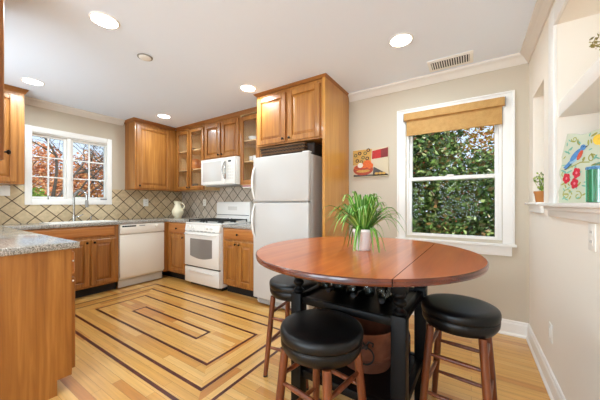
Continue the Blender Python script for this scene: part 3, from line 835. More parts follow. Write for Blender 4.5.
rf = thing('refrigerator', 'white top-freezer refrigerator under the tall oak cabinet', 'refrigerator', (-1.8, 2.75, 0))
x0, x1 = -2.19, -1.42
MB().box(x0+.006, x1-.006, 2.435, 3.07, .03, 1.735).build('refrigerator_body', M['fridge'], rf, bevel=.004)
MB().box(x0+.03, x1-.03, 2.46, 2.52, 0.0, .03).build('front_foot_rail', M['black'], rf)
FG = stove(2.43)
fz = MB(FG).box(x0, x1, 0, .065, 1.227, 1.75).build('freezer_door', M['fridge'], rf, bevel=.014, seg=3)
fd = MB(FG).box(x0, x1, 0, .065, .095, 1.216).build('refrigerator_door', M['fridge'], rf, bevel=.014, seg=3)
mb = MB(FG).box(x0+.03, x1-.03, -.02, .012, .022, .088)
gr = mb.build('base_grille', M['fridge'], rf, bevel=.003)
mb = MB(FG)
for k in range(4): mb.box(x0+.05, x1-.05, .010, .0135, .032+k*.013, .038+k*.013)
mb.build('grille_slots', M['grey'], gr, smooth=0)
def bow(za, zb, parent):
    P = []
    for k in range(13):
        t = k / 12; P.append((x0 + .022, (.058 + .045 * math.sin(math.pi * t) ** .7), za + (zb - za) * t))
    mb = MB(FG).tube(P, [.011 + .003*math.sin(math.pi*k/12) for k in range(13)], 8)
    mb.build('door_handle', M['white'], parent, smooth=60)
bow(1.255, 1.64, fz); bow(.81, 1.195, fd)
MB().box(x1-.09, x1-.01, 2.39, 2.46, 1.7505, 1.762).build('hinge_cover', M['white'], rf, bevel=.004)
MB(FG).box(x1-.10, x1-.015, .01, .05, 1.217, 1.226).build('center_hinge', M['grey'], rf)

# baskets on top of the refrigerator
bk = thing('wicker_basket', 'wide brown wicker basket lying on top of the refrigerator', 'basket', (-1.83, 2.62, 1.751))
mb = MB()
pts0 = [(-2.15, 2.50), (-1.56, 2.50), (-1.56, 2.76), (-2.15, 2.76)]; pts1 = [(-2.17, 2.485), (-1.545, 2.485), (-1.545, 2.775), (-2.17, 2.775)]
zb = 1.752
MB().frustum([(x, y, zb) for x, y in pts0], [(x, y, zb+.012) for x, y in pts0]).build('basket_base', M['wicker'], bk)
def perim(t, e):       # walk round the basket at outset e
    xa, xb, ya, yb = -2.15 - e, -1.56 + e, 2.50 - e, 2.76 + e
    L1, L2 = xb - xa, yb - ya; d = (t % 1.0) * 2 * (L1 + L2)
    if d < L1: return Vector((xa + d, ya, 0)), Vector((0, -1, 0))
    d -= L1
    if d < L2: return Vector((xb, ya + d, 0)), Vector((1, 0, 0))
    d -= L2
    if d < L1: return Vector((xb - d, yb, 0)), Vector((0, 1, 0))
    return Vector((xa, yb - (d - L1), 0)), Vector((-1, 0, 0))
mb = MB()
for r in range(7):
    P = []
    for k in range(168):
        p, n = perim(k / 168.0, .004 + r * .0025)
        P.append(p + n * (.0045 if (k // 2 + r) % 2 else -.0045) + Vector((0, 0, zb + .016 + r * .0148)))
    mb.tube(P, .0072, 6, closed=True)
mb.build('woven_wall', M['wicker'], bk, smooth=60)
mb = MB()
mb.tube([perim(k / 168.0, .022)[0] + Vector((0, 0, zb + .121)) for k in range(168)], .010, 8, closed=True); mb.build('basket_rim', M['wicker'], bk, smooth=60)
b2 = thing('storage_box', 'dark woven box on the right rear of the refrigerator top', 'box', (-1.48, 2.68, 1.751))
MB().box(-1.525, -1.435, 2.52, 2.80, 1.752, 1.85).build('box_body', M['wicker_dark'], b2, bevel=.008)
MB().box(-1.53, -1.43, 2.515, 2.805, 1.85, 1.872).build('lid', M['wicker_dark'], b2, bevel=.006)

# pitcher in the corner
pt = thing('ceramic_pitcher', 'cream ceramic pitcher standing in the corner of the counter', 'pitcher', (-4.37, 2.79, CTL))
prof = [(.052, 0), (.055, .006), (.05, .012), (.078, .05), (.088, .085), (.08, .125), (.055, .165), (.044, .20), (.047, .235), (.056, .255), (.052, .255), (.042, .235), (.038, .20)]
PM = lambda p: (-4.37 + 1.15*p[0], 2.79 + 1.15*p[1], CTL + .001 + 1.15*p[2])
MB(PM).lathe(prof, (0, 0, 0), 26).build('pitcher_body', M['ceramic'], pt, smooth=60)
P = [(.045, .01, .225)]
for k in range(1, 9):
    a = math.pi * k / 9; P.append((.045 + .075*math.sin(a), .01 + .02*math.sin(a), .175 + .055*math.cos(a)))
P.append((.075, .015, .11))
MB(PM).tube(P, .0085, 8).build('handle', M['ceramic'], pt, smooth=60)
MB(PM).frustum([(-.055, -.025, .21), (-.035, 0, .20), (-.055, .025, .21)][::-1], [(-.085, -.01, .262), (-.05, -.04, .258), (-.05, .03, .258)]).build('spout', M['ceramic'], pt)

# outlets and switches
def outlet(F, a, z, w, h, label, kind='outlet'):
    t = thing('wall_outlet' if kind == 'outlet' else 'light_switch', label, kind, F((a, .008, z)))
    MB(F).box(a-w/2, a+w/2, .0085, .0145, z-h/2, z+h/2).build('cover_plate', M['plate'], t, bevel=.002)
    if kind == 'outlet':
        for s in (-1, 1):
            o = MB(F).box(a-.017, a+.017, .0145, .0165, z+s*.02-.014, z+s*.02+.014).build('socket', M['plate'], t, bevel=.001)
            mb = MB(F)
            for q in (-.007, .007): mb.box(a+q-.0015, a+q+.0015, .0165, .0168, z+s*.02-.004, z+s*.02+.007)
            mb.build('slot', M['slot'], o, smooth=0)
    else:
        MB(F).box(a-.012, a+.012, .0145, .019, z-.03, z+.03).build('rocker', M['plate'], t, bevel=.001)
FA = sinkw(XL)
outlet(FA, 2.413, 1.225, .085, .125, 'white outlet on the sand coloured tiles left of the pitcher')
outlet(FA, .765, 1.36, .09, .125, 'white switch plate on the tiles below the far left wall cabinet', 'light switch')
outlet(stove(YB), -4.03, 1.225, .075, .12, 'white outlet on the tiles between pitcher and range')
FO = lambda p: (XR - (p[1] - .008), p[0], p[2])
outlet(FO, 1.615, 1.06, .075, .115, 'white outlet on the right wall just below the long sill')
outlet(FO, 2.32, .37, .075, .12, 'white blank switch plate low on the right wall above the baseboard', 'light switch')

# ------------------------------------------------------------------ ceiling fittings
DIFF = emit_mat('lit diffuser', '#fff8ee', 20)
def downlight(x, y, label):
    t = thing('recessed_light', label, 'ceiling light', (x, y, CZ), 'recessed ceiling lights')
    del t['group']
    MB().lathe([(.080, -.004), (.083, -.008), (.092, -.006), (.095, -.0005), (.080, -.0005)], (x, y, CZ), 32).build('trim_ring', M['trim'], t, smooth=50)
    MB().lathe([(.0785, -.006), (.0785, -.003)], (x, y, CZ), 32).build('diffuser', DIFF, t)
    d = bpy.data.lights.new('lamp', 'AREA'); d.shape = 'DISK'; d.size = .13; d.energy = LAMP_W; d.color = LAMP_COL; d.spread = R(170)
    o = bpy.data.objects.new('lamp', d); COL.objects.link(o); o.parent = t; o.location = (0, 0, -.012)
    t['group'] = 'recessed ceiling lights'
downlight(-2.25, .86, 'lit recessed ceiling light in the upper left foreground')
downlight(-4.03, .865, 'lit recessed ceiling light near the sink window')
downlight(-3.934, 2.284, 'lit recessed ceiling light above the corner cabinets')
downlight(-2.169, 2.26, 'lit recessed ceiling light in front of the refrigerator cabinet')
downlight(-.483, 2.274, 'lit recessed ceiling light beside the air vent')
sm = thing('smoke_detector', 'small round white detector on the ceiling between the lights', 'smoke detector', (-2.5, 1.274, CZ))
MB().lathe([(.052, -.0005), (.052, -.008), (.047, -.014), (.03, -.017)], (-2.5, 1.274, CZ), 28).build('detector_body', M['trim'], sm, smooth=50)
MB().lathe([(.062, -.0005), (.062, -.006), (.054, -.007)], (-2.5, 1.274, CZ), 28).build('base_ring', M['grey'], sm, smooth=50)
vt = thing('air_vent', 'white ceiling air register with dark slots near the garden window', 'air vent', (-.168, 2.87, CZ))
MB().box(-.352, .016, 2.755, 2.985, CZ-.007, CZ-.0005).build('vent_frame', M['trim'], vt, bevel=.002)
MB().box(-.325, -.012, 2.80, 2.94, CZ-.0085, CZ-.007).build('vent_opening', M['black'], vt, smooth=0)
mb = MB()
for k in range(16):
    x = -.318 + k * .0197; mb.box(x, x+.008, 2.80, 2.94, CZ-.012, CZ-.0085)
mb.build('louvres', M['trim'], vt, smooth=0)

# ------------------------------------------------------------------ picture and shade on the back wall
pc2 = thing('canvas_picture', 'square unframed still life picture hanging left of the garden window', 'picture', (-.998, YB, 1.683))
ax0, ax1, az0, az1 = -1.209, -.787, 1.518, 1.851
MB().box(ax0, ax1, YB-.030, YB-.001, az0, az1).build('canvas', plain('painted canvas ground', '#cfc0a2', .6), pc2, bevel=.002)
mats = [plain('paint ' + n, c, .55, var=.15, bscale=60) for n, c in (('ochre', '#c79a4a'), ('brown', '#4a2a1a'), ('orange', '#d9641e'), ('red', '#b8201c'), ('dark red', '#7c1f1c'), ('terracotta', '#a8401f'), ('white', '#e8ddcc'), ('olive', '#6a6030'), ('grey', '#4a423c'))]
mb = MB(lambda p: (ax0 + p[0]*(ax1-ax0), YB - .0305 - p[2]*.0006, az0 + p[1]*(az1-az0)))
def poly(pts, m, l): mb.cur = m; mb.quad([(x, y, l) for x, y in pts])
def disc(cx, cy, rx, ry, m, l, a0=0, a1=360, n=20): poly([(cx+rx*math.cos(R(a0+(a1-a0)*k/n)), cy+ry*math.sin(R(a0+(a1-a0)*k/n))) for k in range(n if a1-a0 == 360 else n+1)], m, l)
poly([(.0, .45), (.52, .45), (.55, .98), (.0, .98)], 0, 1)
for i, (x, y) in enumerate(((.08, .8), (.2, .86), (.3, .7), (.13, .6), (.36, .85), (.42, .66), (.25, .55), (.45, .95))): disc(x, y, .055, .065, 1 if i % 2 else 7, 2); disc(x, y, .025, .03, 0, 3)
poly([(.55, .62), (.99, .66), (.99, .98), (.56, .9)], 3, 1); poly([(.80, .64), (.99, .66), (.99, .98), (.80, .93)], 4, 2)
disc(.30, .27, .29, .20, 5, 4); disc(.30, .36, .27, .11, 2, 5); disc(.30, .355, .24, .085, 5, 5.5); disc(.30, .22, .2, .05, 0, 5)
disc(.42, .47, .12, .13, 2, 6); disc(.33, .42, .09, .10, 2, 6.5); disc(.5, .40, .09, .10, 2, 7); disc(.22, .43, .08, .09, 6, 7)
poly([(.60, .35), (.99, .06), (.99, .03), (.57, .03)], 8, 3); poly([(.02, .03), (.99, .03), (.99, .07), (.02, .10)], 8, 3)
for x in (.68, .78, .88): disc(x, .11, .05, .04, 0, 8)
mb.build('painted_scene', mats, pc2, smooth=0, recalc=False)

ws = thing('roller_shade', 'bamboo roller shade rolled up at the top of the garden window', 'window shade', (-.18, YB-.02, 2.1))
MB().box(-.618, .258, 3.028, 3.079, 2.098, 2.178).build('valance', M['bamboo'], ws, bevel=.012, seg=3)
MB().box(-.592, .238, 3.062, 3.070, 1.945, 2.10).build('shade_cloth', M['bamboo'], ws, bevel=.002)
MB().tube([(-.592, 3.066, 1.944), (.238, 3.066, 1.944)], .008, 10).build('hem_bar', M['bamboo'], ws, smooth=60)
for x in (-.622, .258): MB().box(x, x+.006, 3.035, 3.08, 2.10, 2.175).build('bracket', M['grey'], ws)

# ------------------------------------------------------------------ drop-leaf table
TX, TY, TH = -0.545, 1.53, 0.93
tb = thing('drop_leaf_table', 'counter-height round drop-leaf table with cherry top and black turned legs', 'table', (TX, TY, 0))
RX, RY, SEAM = .615, .637, .322
def outline(x0, x1, inset):
    pts = []
    n = 96
    for k in range(n):
        a = 2*math.pi*k/n
        pts.append(((RX-inset)*math.cos(a), (RY-inset)*math.sin(a)))
    out = []      # clip to x0..x1
    def clip(P, f, g):
        r = []
        for i in range(len(P)):
            p, q = P[i-1], P[i]
            if f(q):
                if not f(p): r.append(g(p, q))
                r.append(q)
            elif f(p): r.append(g(p, q))
        return r
    def cut(x): return lambda p, q: (x, p[1] + (q[1]-p[1])*(x-p[0])/(q[0]-p[0]))
    if x0 > -9: pts = clip(pts, lambda p: p[0] >= x0, cut(x0))
    if x1 < 9: pts = clip(pts, lambda p: p[0] <= x1, cut(x1))
    return pts
def top_piece(x0, x1, name, ):
    mb = MB(lambda p: (TX + p[0], TY + p[1], p[2]))
    st = [(.014, TH-.032), (.004, TH-.028), (.001, TH-.020), (.004, TH-.014), (0, TH-.011), (.001, TH-.004), (.006, TH)]
    base_o = outline(x0, x1, 0)
    rings = []
    for ins, z in st:
        ring = []
        for x, y in base_o:
            on_seam = abs(x-x0) < 1e-6 or abs(x-x1) < 1e-6
            s = 1 - ins / .62
            ring.append((x if on_seam else x*s, y*s, z))
        rings.append(mb.add(ring))
    m = len(base_o)
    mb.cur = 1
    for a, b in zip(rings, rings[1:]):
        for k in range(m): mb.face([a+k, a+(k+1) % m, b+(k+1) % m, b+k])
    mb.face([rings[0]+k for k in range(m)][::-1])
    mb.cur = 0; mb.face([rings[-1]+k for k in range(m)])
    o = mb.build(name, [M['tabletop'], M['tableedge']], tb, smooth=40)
    for p in o.data.polygons:
        if p.material_index == 0: p.use_smooth = False
    return o
top_piece(-99, SEAM-.0015, 'tabletop')
top_piece(SEAM+.0015, 99, 'drop_leaf')
LX, LY = .280, .255
BW = M['blackwood']
for sx in (-1, 1):
    for sy in (-1, 1):
        cx, cy = TX - .002 + sx*LX, TY + sy*LY; w = .0325
        mb = MB(); mb.box(cx-w, cx+w, cy-w, cy+w, 0, .695); mb.box(cx-w, cx+w, cy-w, cy+w, .795, TH-.037)
        mb.lathe([(.026, .694), (.030, .702), (.031, .710), (.024, .716), (.017, .724), (.016, .732), (.023, .738), (.030, .748), (.031, .758), (.025, .766), (.019, .772), (.027, .778), (.030, .785), (.026, .796)], (cx, cy, 0), 20)
        mb.build('leg', BW, tb, bevel=.002)
x0, x1, y0, y1 = TX-.002-LX+.034, TX-.002+LX-.034, TY-LY+.034, TY+LY-.034
for y in (TY-LY, TY+LY):
    MB().box(x0, x1, y-.011, y+.011, .84, TH-.038).build('apron', BW, tb, bevel=.002)
    MB().box(x0, x1, y-.016, y+.016, .638, .676).build('rail', BW, tb, bevel=.003)
    MB().box(x0, x1, y-.016, y+.016, .225, .268).build('rail', BW, tb, bevel=.003)
for x in (TX-.002-LX, TX-.002+LX):
    MB().box(x-.011, x+.011, y0, y1, .84, TH-.038).build('apron', BW, tb, bevel=.002)
    MB().box(x-.016, x+.016, y0, y1, .638, .676).build('rail', BW, tb, bevel=.003)
    MB().box(x-.016, x+.016, y0, y1, .225, .268).build('rail', BW, tb, bevel=.003)
MB().box(x0-.015, x1+.015, y0-.015, y1+.015, .645, .663).build('shelf', BW, tb)
MB().box(x0-.015, x1+.015, y0-.015, y1+.015, .240, .262).build('shelf', BW, tb)
for s in (-1, 1):
    xa, xb = sorted((TX - .002 + s*(LX+.034), TX + s*.53))
    MB().box(xa, xb, TY-.03, TY+.03, TH-.064, TH-.038).build('leaf_support', BW, tb, bevel=.003)
# hanging stemware rack under the top
rk = []
for k in range(6):
    x = x0 + .03 + k*(x1-x0-.06)/5
    mb = MB(); mb.box(x-.008, x+.008, y0-.005, y1-.05, .862, .89); mb.box(x-.022, x+.022, y0-.005, y1-.05, .852, .862)
    mb.build('rack_slat', BW, tb)
tb.rotation_euler.z = R(-1.6)
def tpos(x, y, z):      # a place in the turned table
    c, s = math.cos(R(-1.6)), math.sin(R(-1.6)); return (TX + c*x - s*y, TY + s*x + c*y, z)
# wine glasses hanging upside down from the rack
dark_glass = glass_mat('stemware glass', '#dfe2e2', 0.55, 1.45)
wg = None
gi = 0
gp = (x1 - x0 - .06) / 5
gl_lab = ['wine glass hanging upside down at the left end of the rack under the table', 'wine glass hanging upside down second from the left under the table', 'wine glass hanging upside down in the middle of the rack under the table', 'wine glass hanging upside down second from the right under the table', 'wine glass hanging upside down beside the right front table leg']
for k in range(5):
    xx = x0 + .03 + gp*(k+.5) - TX
    prof = [(.030, 0), (.030, -.003), (.005, -.008), (.0035, -.055), (.010, -.062), (.028, -.078), (.036, -.105), (.034, -.135), (.029, -.155), (.0275, -.155), (.0325, -.135), (.0345, -.105), (.026, -.080), (.006, -.066)]
    loc = tpos(xx, -.15 + .02*(k % 2), .8655)
    if wg is None:
        wg = tag(MB().lathe(prof, (0, 0, 0), 20).build('wine_glass', dark_glass, smooth=60), gl_lab[0], 'wine glass', 'stemware hanging under the table'); o = wg
    else:
        o = wg.copy(); COL.objects.link(o); o['label'] = gl_lab[k]
    o.location = loc
# wine bottles lying on the middle shelf
bg_ = plain('dark green bottle glass', '#0f1410', .06, spec=.8, coat=.6)
foil = plain('black bottle foil', '#161214', .35)
bl_lab = ['dark wine bottle lying on the middle table shelf at the left', 'dark wine bottle lying on the middle table shelf in the centre', 'dark wine bottle lying on the middle table shelf near the right leg']
bot = None
for k in range(3):
    if bot is None:
        bot = thing('wine_bottle', bl_lab[0], 'bottle', (0, 0, 0), 'bottles lying on the table shelf')
        MB().lathe([(.02, .30), (.036, .298), (.038, .28), (.038, .10), (.032, .075), (.016, .045), (.014, .02)], (0, 0, 0), 20, 'y').build('bottle_body', bg_, bot, smooth=50)
        MB().lathe([(.0145, .0), (.0155, .002), (.0155, .048), (.0145, .05)], (0, -.01, 0), 16, 'y').build('foil_neck', foil, bot, smooth=50)
        o = bot
    else:
        o = copy_tree(bot); o['label'] = bl_lab[k]
    o.location = tpos(-.15 + .155*k, -.14, .663 + .0385); o.rotation_euler.z = R(-4 + 5*k)

# copper bucket on the lower shelf
copper = plain('aged copper', '#8a5844', .4, metal=.55, var=.25, bscale=14)
bu = thing('copper_bucket', 'round copper bucket with iron ring handle on the lower table shelf', 'bucket', tpos(.01, .03, .2625))
bx, by, bz = bu.location
MB().lathe([(.135, 0), (.142, .004), (.150, .06), (.157, .065), (.158, .075), (.152, .08), (.160, .20), (.166, .215), (.166, .226), (.160, .228), (.150, .20), (.138, .02)], (bx, by, bz), 40).build('bucket_body', copper, bu, smooth=40)
tow = Vector((-bx, -by, 0)).normalized(); sid = Vector((-tow.y, tow.x, 0))
hc = Vector((bx, by, bz + .118)) + tow * .168
P = []
for k in range(20):
    a = 2*math.pi*k/20; P.append(hc + sid*(.042*math.cos(a)) + Vector((0, 0, .045*math.sin(a))) + tow*(.006))
MB().tube(P, .0045, 8, closed=True).build('ring_handle', M['iron'], bu, smooth=60)
mb = MB()
c0 = Vector((bx, by, bz + .165)) + tow * .168
for s in (-1, 1): mb.tube([c0 + sid*s*.0, c0 + sid*s*.018 + Vector((0,0,.03)) + tow*.003, c0 + sid*s*.04 + Vector((0,0,.022)) + tow*.003, c0 + sid*s*.036 + Vector((0,0,.006)) + tow*.003], .005, 6)
mb.sphere(c0 + tow*.004, .014, 8); mb.build('handle_mount', M['iron'], bu, smooth=60)
nb = thing('blue_bottle', 'navy blue bottle standing on the lower table shelf at the right rear', 'bottle', tpos(.20, .16, .2625))
MB().lathe([(.034, 0), (.037, .004), (.037, .15), (.030, .18), (.013, .21), (.013, .25)], nb.location, 18).build('bottle_body', plain('navy glass', '#1b2744', .12, spec=.7), nb, smooth=50)
MB().lathe([(.015, .25), (.015, .272), (.012, .275)], nb.location, 12).build('cap', M['black'], nb)

# ------------------------------------------------------------------ bar stools
def make_stool(label):
    st = thing('bar_stool', label, 'stool', (0, 0, 0), 'round bar stools at the table')
    H = .660
    seat = MB().lathe([(.10, H-.110), (.165, H-.110), (.175, H-.096), (.182, H-.082), (.184, H-.062), (.180, H-.054)], (0, 0, 0), 56).build('seat_base', M['leather'], st, smooth=50)
    MB().lathe([(.17, H-.0545), (.182, H-.052), (.1865, H-.040), (.187, H-.022), (.183, H-.010), (.172, H-.003), (.14, H+.001), (.06, H+.004), (.01, H+.004)], (0, 0, 0), 56).build('cushion', M['leather'], st, smooth=60)
    ring = [(.1815*math.cos(2*math.pi*k/56), .1815*math.sin(2*math.pi*k/56), H-.054) for k in range(56)]
    MB().tube(ring, .0032, 6, closed=True).build('piping', M['leather'], seat, smooth=60)
    top, bot = .116, .155
    legs = []
    for sx, sy in ((-1, -1), (1, -1), (1, 1), (-1, 1)):
        a = Vector((sx*top, sy*top, H-.110)); b = Vector((sx*bot, sy*bot, 0.012)); legs.append((a, b))
        l = MB().tube([a, a.lerp(b, .5), b], [.0185, .0195, .0155], 14).build('leg', M['cherry'], st, smooth=60)
        MB().tube([b, Vector((sx*bot*1.002, sy*bot*1.002, 0))], .0165, 14).build('foot_cap', M['black'], l, smooth=60)
    def at(i, z): a, b = legs[i]; t = (a.z - z) / (a.z - b.z); return a.lerp(b, t)
    for i, j, zz in ((0, 1, (.40, .20)), (1, 2, (.435, .235)), (2, 3, (.37, .17)), (3, 0, (.435, .235))):
        for z in zz:
            p, q = at(i, z), at(j, z); p, q = p.lerp(q, .04), q.lerp(p, .04)
            MB().tube([p, p.lerp(q, .3), p.lerp(q, .7), q], [.0085, .0115, .0115, .0085], 10).build('stretcher', M['cherry'], st, smooth=60)
    return st
s1 = make_stool('black-cushioned wooden bar stool in the foreground at the near side of the table')
s1.location = (-.573, 1.068, 0); s1.rotation_euler.z = R(-9)
s2 = copy_tree(s1); s2['label'] = 'black-cushioned wooden bar stool right of the table below the garden window'
s2.location = (-.057, 1.685, 0); s2.rotation_euler.z = R(-6)
s3 = copy_tree(s1); s3['label'] = 'black-cushioned wooden bar stool tucked under the table in front of the refrigerator'
s3.location = (-1.075, 1.605, 0); s3.rotation_euler.z = R(8)

# ------------------------------------------------------------------ plants
def ribbon(mb, base, az, length, rise, droop, w, rng, n=9):
    """one arching blade; uv.x runs across the blade"""
    d = Vector((math.cos(az), math.sin(az), 0)); s = Vector((-d.y, d.x, 0))
    tw = rng.uniform(-.5, .5); prev = None; w = w * 1.3
    for k in range(n + 1):
        t = k / n
        out = length * (t * (1 - .25*t))
        z = rise * math.sin(min(1, t*1.15) * math.pi * .55) - droop * t**2.4
        p = Vector(base) + d * (out * 1.12) + Vector((0, 0, z)) + s * (tw * .25 * length * t * t)
        p.z = max(p.z, TH + .006)
        ww = w * min(1, .45 + 2.2*t) * (1 - t**3) + .0004
        up = Vector((0, 0, 1)) * .35 * ww
        i = mb.add([p - s*ww + up, p, p + s*ww + up])
        if prev is not None:
            mb.face([prev, prev+1, i+1, i], [(0, t), (.5, t), (.5, t), (0, t)]); mb.face([prev+1, prev+2, i+2, i+1], [(.5, t), (1, t), (1, t), (.5, t)])
        prev = i
def spider_mat():
    m, nt, b = new_mat('variegated leaf'); N = nt.nodes.new; L = nt.links.new
    t = N('ShaderNodeTexCoord'); sp = N('ShaderNodeSeparateXYZ'); L(t.outputs['UV'], sp.inputs[0])
    r = N('ShaderNodeValToRGB'); e = r.color_ramp.elements
    e[0].position = .0; e[0].color = lin('#4f9428'); e[1].position = 1.0; e[1].color = lin('#4f9428')
    for p, c in ((.36, '#69a836'), (.44, '#bcd686'), (.56, '#bcd686'), (.64, '#69a836')):
        k = e.new(p); k.color = lin(c)
    L(sp.outputs[0], r.inputs[0])
    g = N('ShaderNodeNewGeometry'); h = N('ShaderNodeHueSaturation'); mr = N('ShaderNodeMapRange'); mr.inputs[3].default_value = .62; mr.inputs[4].default_value = 1.2
    L(g.outputs['Random Per Island'], mr.inputs[0]); L(mr.outputs[0], h.inputs['Value']); L(r.outputs[0], h.inputs['Color']); L(h.outputs[0], b.inputs['Base Color'])
    b.inputs['Roughness'].default_value = .45
    return m
M['spider'] = spider_mat()
rng = random.Random(11)
PX_, PY_ = -.535, 1.515
sp = thing('spider_plant', 'spider plant with arching striped leaves in a white pot on the table', 'plant', (PX_, PY_, TH + .001))
z0 = TH + .001
MB().lathe([(.040, 0), (.044, .003), (.058, .105), (.062, .108), (.062, .122), (.058, .124), (.055, .11), (.051, .10)], (PX_, PY_, z0), 32).build('pot', M['whitepot'], sp, smooth=50)
MB().lathe([(.004, .098), (.0515, .099), (.050, .104), (.004, .108)], (PX_, PY_, z0), 24).build('soil', M['soil'], sp)
mb = MB()
for k in range(125):
    az = rng.uniform(0, 2*math.pi); c = rng.random()
    base = (PX_ + .022*math.cos(az), PY_ + .022*math.sin(az), z0 + .103)
    if c < .48: ribbon(mb, base, az, rng.uniform(.06, .17), rng.uniform(.14, .255), rng.uniform(.02, .09), rng.uniform(.0055, .009), rng)
    elif c < .90: ribbon(mb, base, az, rng.uniform(.15, .29), rng.uniform(.11, .21), rng.uniform(.05, .15), rng.uniform(.005, .0085), rng)
    else: ribbon(mb, base, az, rng.uniform(.09, .15), rng.uniform(.05, .10), rng.uniform(.18, .26) , rng.uniform(.005, .0085), rng)
mb.build('leaves', M['spider'], sp, smooth=60, recalc=False)

leafg = island_mat('small green leaves', ['#4c6b22', '#6f9230', '#93b04a', '#b9c46a'])
def leaf(mb, c, size, rng, asp=.45):
    d = Vector((rng.gauss(0, 1), rng.gauss(0, 1), rng.gauss(0, .7))).normalized()
    s = d.orthogonal().normalized(); s.rotate(Matrix.Rotation(rng.uniform(0, 6.28), 3, d))
    n = d.cross(s) * size * .12
    c = Vector(c)
    i = mb.add([c - d*size*.5, c + s*size*asp*.5 + n, c + d*size*.5, c - s*size*asp*.5 + n])
    mb.face([i, i+1, i+2]); mb.face([i, i+2, i+3])
# small plant in the narrow niche
np_ = thing('potted_plant', 'small leafy plant in a terracotta pot on the narrow niche sill', 'plant', (.455, 2.74, 1.214))
MB().lathe([(.030, 0), (.033, .003), (.042, .07), (.046, .07), (.046, .085), (.04, .085), (.036, .075)], (.455, 2.74, 1.2135), 20).build('pot', plain('terracotta', '#b9793f', .8), np_, smooth=50)
mb = MB(); st = MB(); rng = random.Random(4)
for k in range(14):
    az = rng.uniform(0, 6.28); r = rng.uniform(.01, .055); tip = (.455 + r*math.cos(az), 2.74 + r*math.sin(az), 1.29 + rng.uniform(.04, .13))
    st.tube([(.455, 2.74, 1.285), tip], .0016, 5)
    for q in range(7): leaf(mb, (tip[0] + rng.gauss(0, .014), tip[1] + rng.gauss(0, .014), tip[2] + rng.gauss(0, .02)), rng.uniform(.02, .034), rng, .6)
mb.build('leaves', leafg, np_, smooth=0, recalc=False); st.build('stems', leafg, np_)
# trailing plant on the upper shelf
vp = thing('trailing_plant', 'small plant with dry sprigs on the upper shelf of the wall niche', 'plant', (.52, 1.70, 1.801))
MB().lathe([(.028, 0), (.034, .05), (.038, .05), (.038, .062), (.03, .06)], (.52, 1.70, 1.8005), 20).build('pot', M['ceramic'], vp, smooth=50)
mb = MB(); st = MB(); rng = random.Random(5)
for k in range(9):
    tip = (.475 + rng.uniform(-.035, .03), 1.69 + rng.uniform(-.07, .08), 1.865 + rng.uniform(-.02, .06))
    st.tube([(.52, 1.70, 1.862), ((.52+tip[0])/2, (1.70+tip[1])/2, 1.90), tip], .0014, 5)
    for q in range(4): leaf(mb, (tip[0] + rng.gauss(0, .012), tip[1] + rng.gauss(0, .012), tip[2] + rng.gauss(0, .012)), rng.uniform(.014, .026), rng, .6)
dry = island_mat('dry leaves', ['#6f6434', '#9a8a4e', '#b5a468', '#7b7a45'])
mb.build('leaves', dry, vp, smooth=0, recalc=False); st.build('stems', dry, vp)

# ------------------------------------------------------------------ glass platter with a painted bird, tumbler
gp_ = thing('glass_platter', 'square glass platter painted with blue bird, red flowers and lemon, propped in the niche', 'platter', (.46, 2.15, 1.206))
A0 = Vector((.441, 2.167, 1.2065)); AD = Vector((.80, -.52, 0)).normalized(); AN = Vector((AD.y, -AD.x, 0)).normalized()   # AN faces the room
if AN.y > 0: AN = -AN
UPV = (Vector((0, 0, 1)) - AN * .10).normalized()
def gm(p): return A0 + AD * p[0] + UPV * p[1] + AN * p[2]
G = MB(gm)
gw, gh = .325, .40
edge = []
for k in range(13): edge.append((gw*k/12, .0))
for k in range(1, 13): edge.append((gw + .006*math.sin(k), gh*k/12))
for k in range(1, 13): edge.append((gw - gw*k/12, gh + .010*math.sin(k*1.3)))
for k in range(1, 12): edge.append((.006*math.sin(k*1.7), gh - gh*k/12))
G.frustum([(x, y, 0) for x, y in edge], [(x, y, .006) for x, y in edge])
G.build('glass_plate', plain('pale frosted glass', '#c2c8b0', .12, spec=.7, coat=.5), gp_, smooth=0)
pm = [plain('enamel ' + n, c, .25, coat=.4, var=.12, bscale=70) for n, c in (('blue', '#4a82b8'), ('light blue', '#8fbcd6'), ('rust', '#c0492c'), ('red', '#c0182f'), ('teal', '#74ae98'), ('olive', '#9a9a4a'), ('yellow', '#e8c03a'), ('dark', '#2b3038'), ('pink', '#e2788a'))]
DM = lambda p: gm((p[0]*gw, p[1]*gh, .0062 + p[2]*.0004))
D = MB(DM)
def gpoly(pts, m, l): D.cur = m; D.quad([(x, y, l) for x, y in pts])
def gell(cx, cy, rx, ry, ang, m, l, n=18):
    c, s = math.cos(R(ang)), math.sin(R(ang))
    gpoly([(cx + rx*math.cos(6.2832*k/n)*c - ry*math.sin(6.2832*k/n)*s, cy + rx*math.cos(6.2832*k/n)*s + ry*math.sin(6.2832*k/n)*c) for k in range(n)], m, l)
def gleaf(x, y, L_, ang, m, l=1): gell(x, y, L_, L_*.33, ang, m, l, 10)
def gcurve(pts, w, m, l):
    D.cur = m
    for p, q in zip(pts, pts[1:]):
        d = Vector((q[0]-p[0], q[1]-p[1])); n = Vector((-d.y, d.x)).normalized() * w
        D.quad([(p[0]-n.x, p[1]-n.y, l), (q[0]-n.x, q[1]-n.y, l), (q[0]+n.x, q[1]+n.y, l), (p[0]+n.x, p[1]+n.y, l)])
for (cx, cy, r0, t0, dr) in ((.10, .12, .09, 0, 1), (.25, .10, .07, 2, -1), (.05, .42, .045, 1, 1), (.40, .62, .07, 0, 1), (.42, .16, .08, 1, -1), (.17, .93, .05, 3, 1), (.75, .3, .1, 0, 1), (.8, .7, .1, 2, -1)):
    gcurve([(cx + .8*(r0*(1-.8*k/20))*math.cos(t0 + dr*k*.36), cy + (r0*(1-.8*k/20))*math.sin(t0 + dr*k*.36)) for k in range(21)], .007, 5, 1)
rg = random.Random(2)
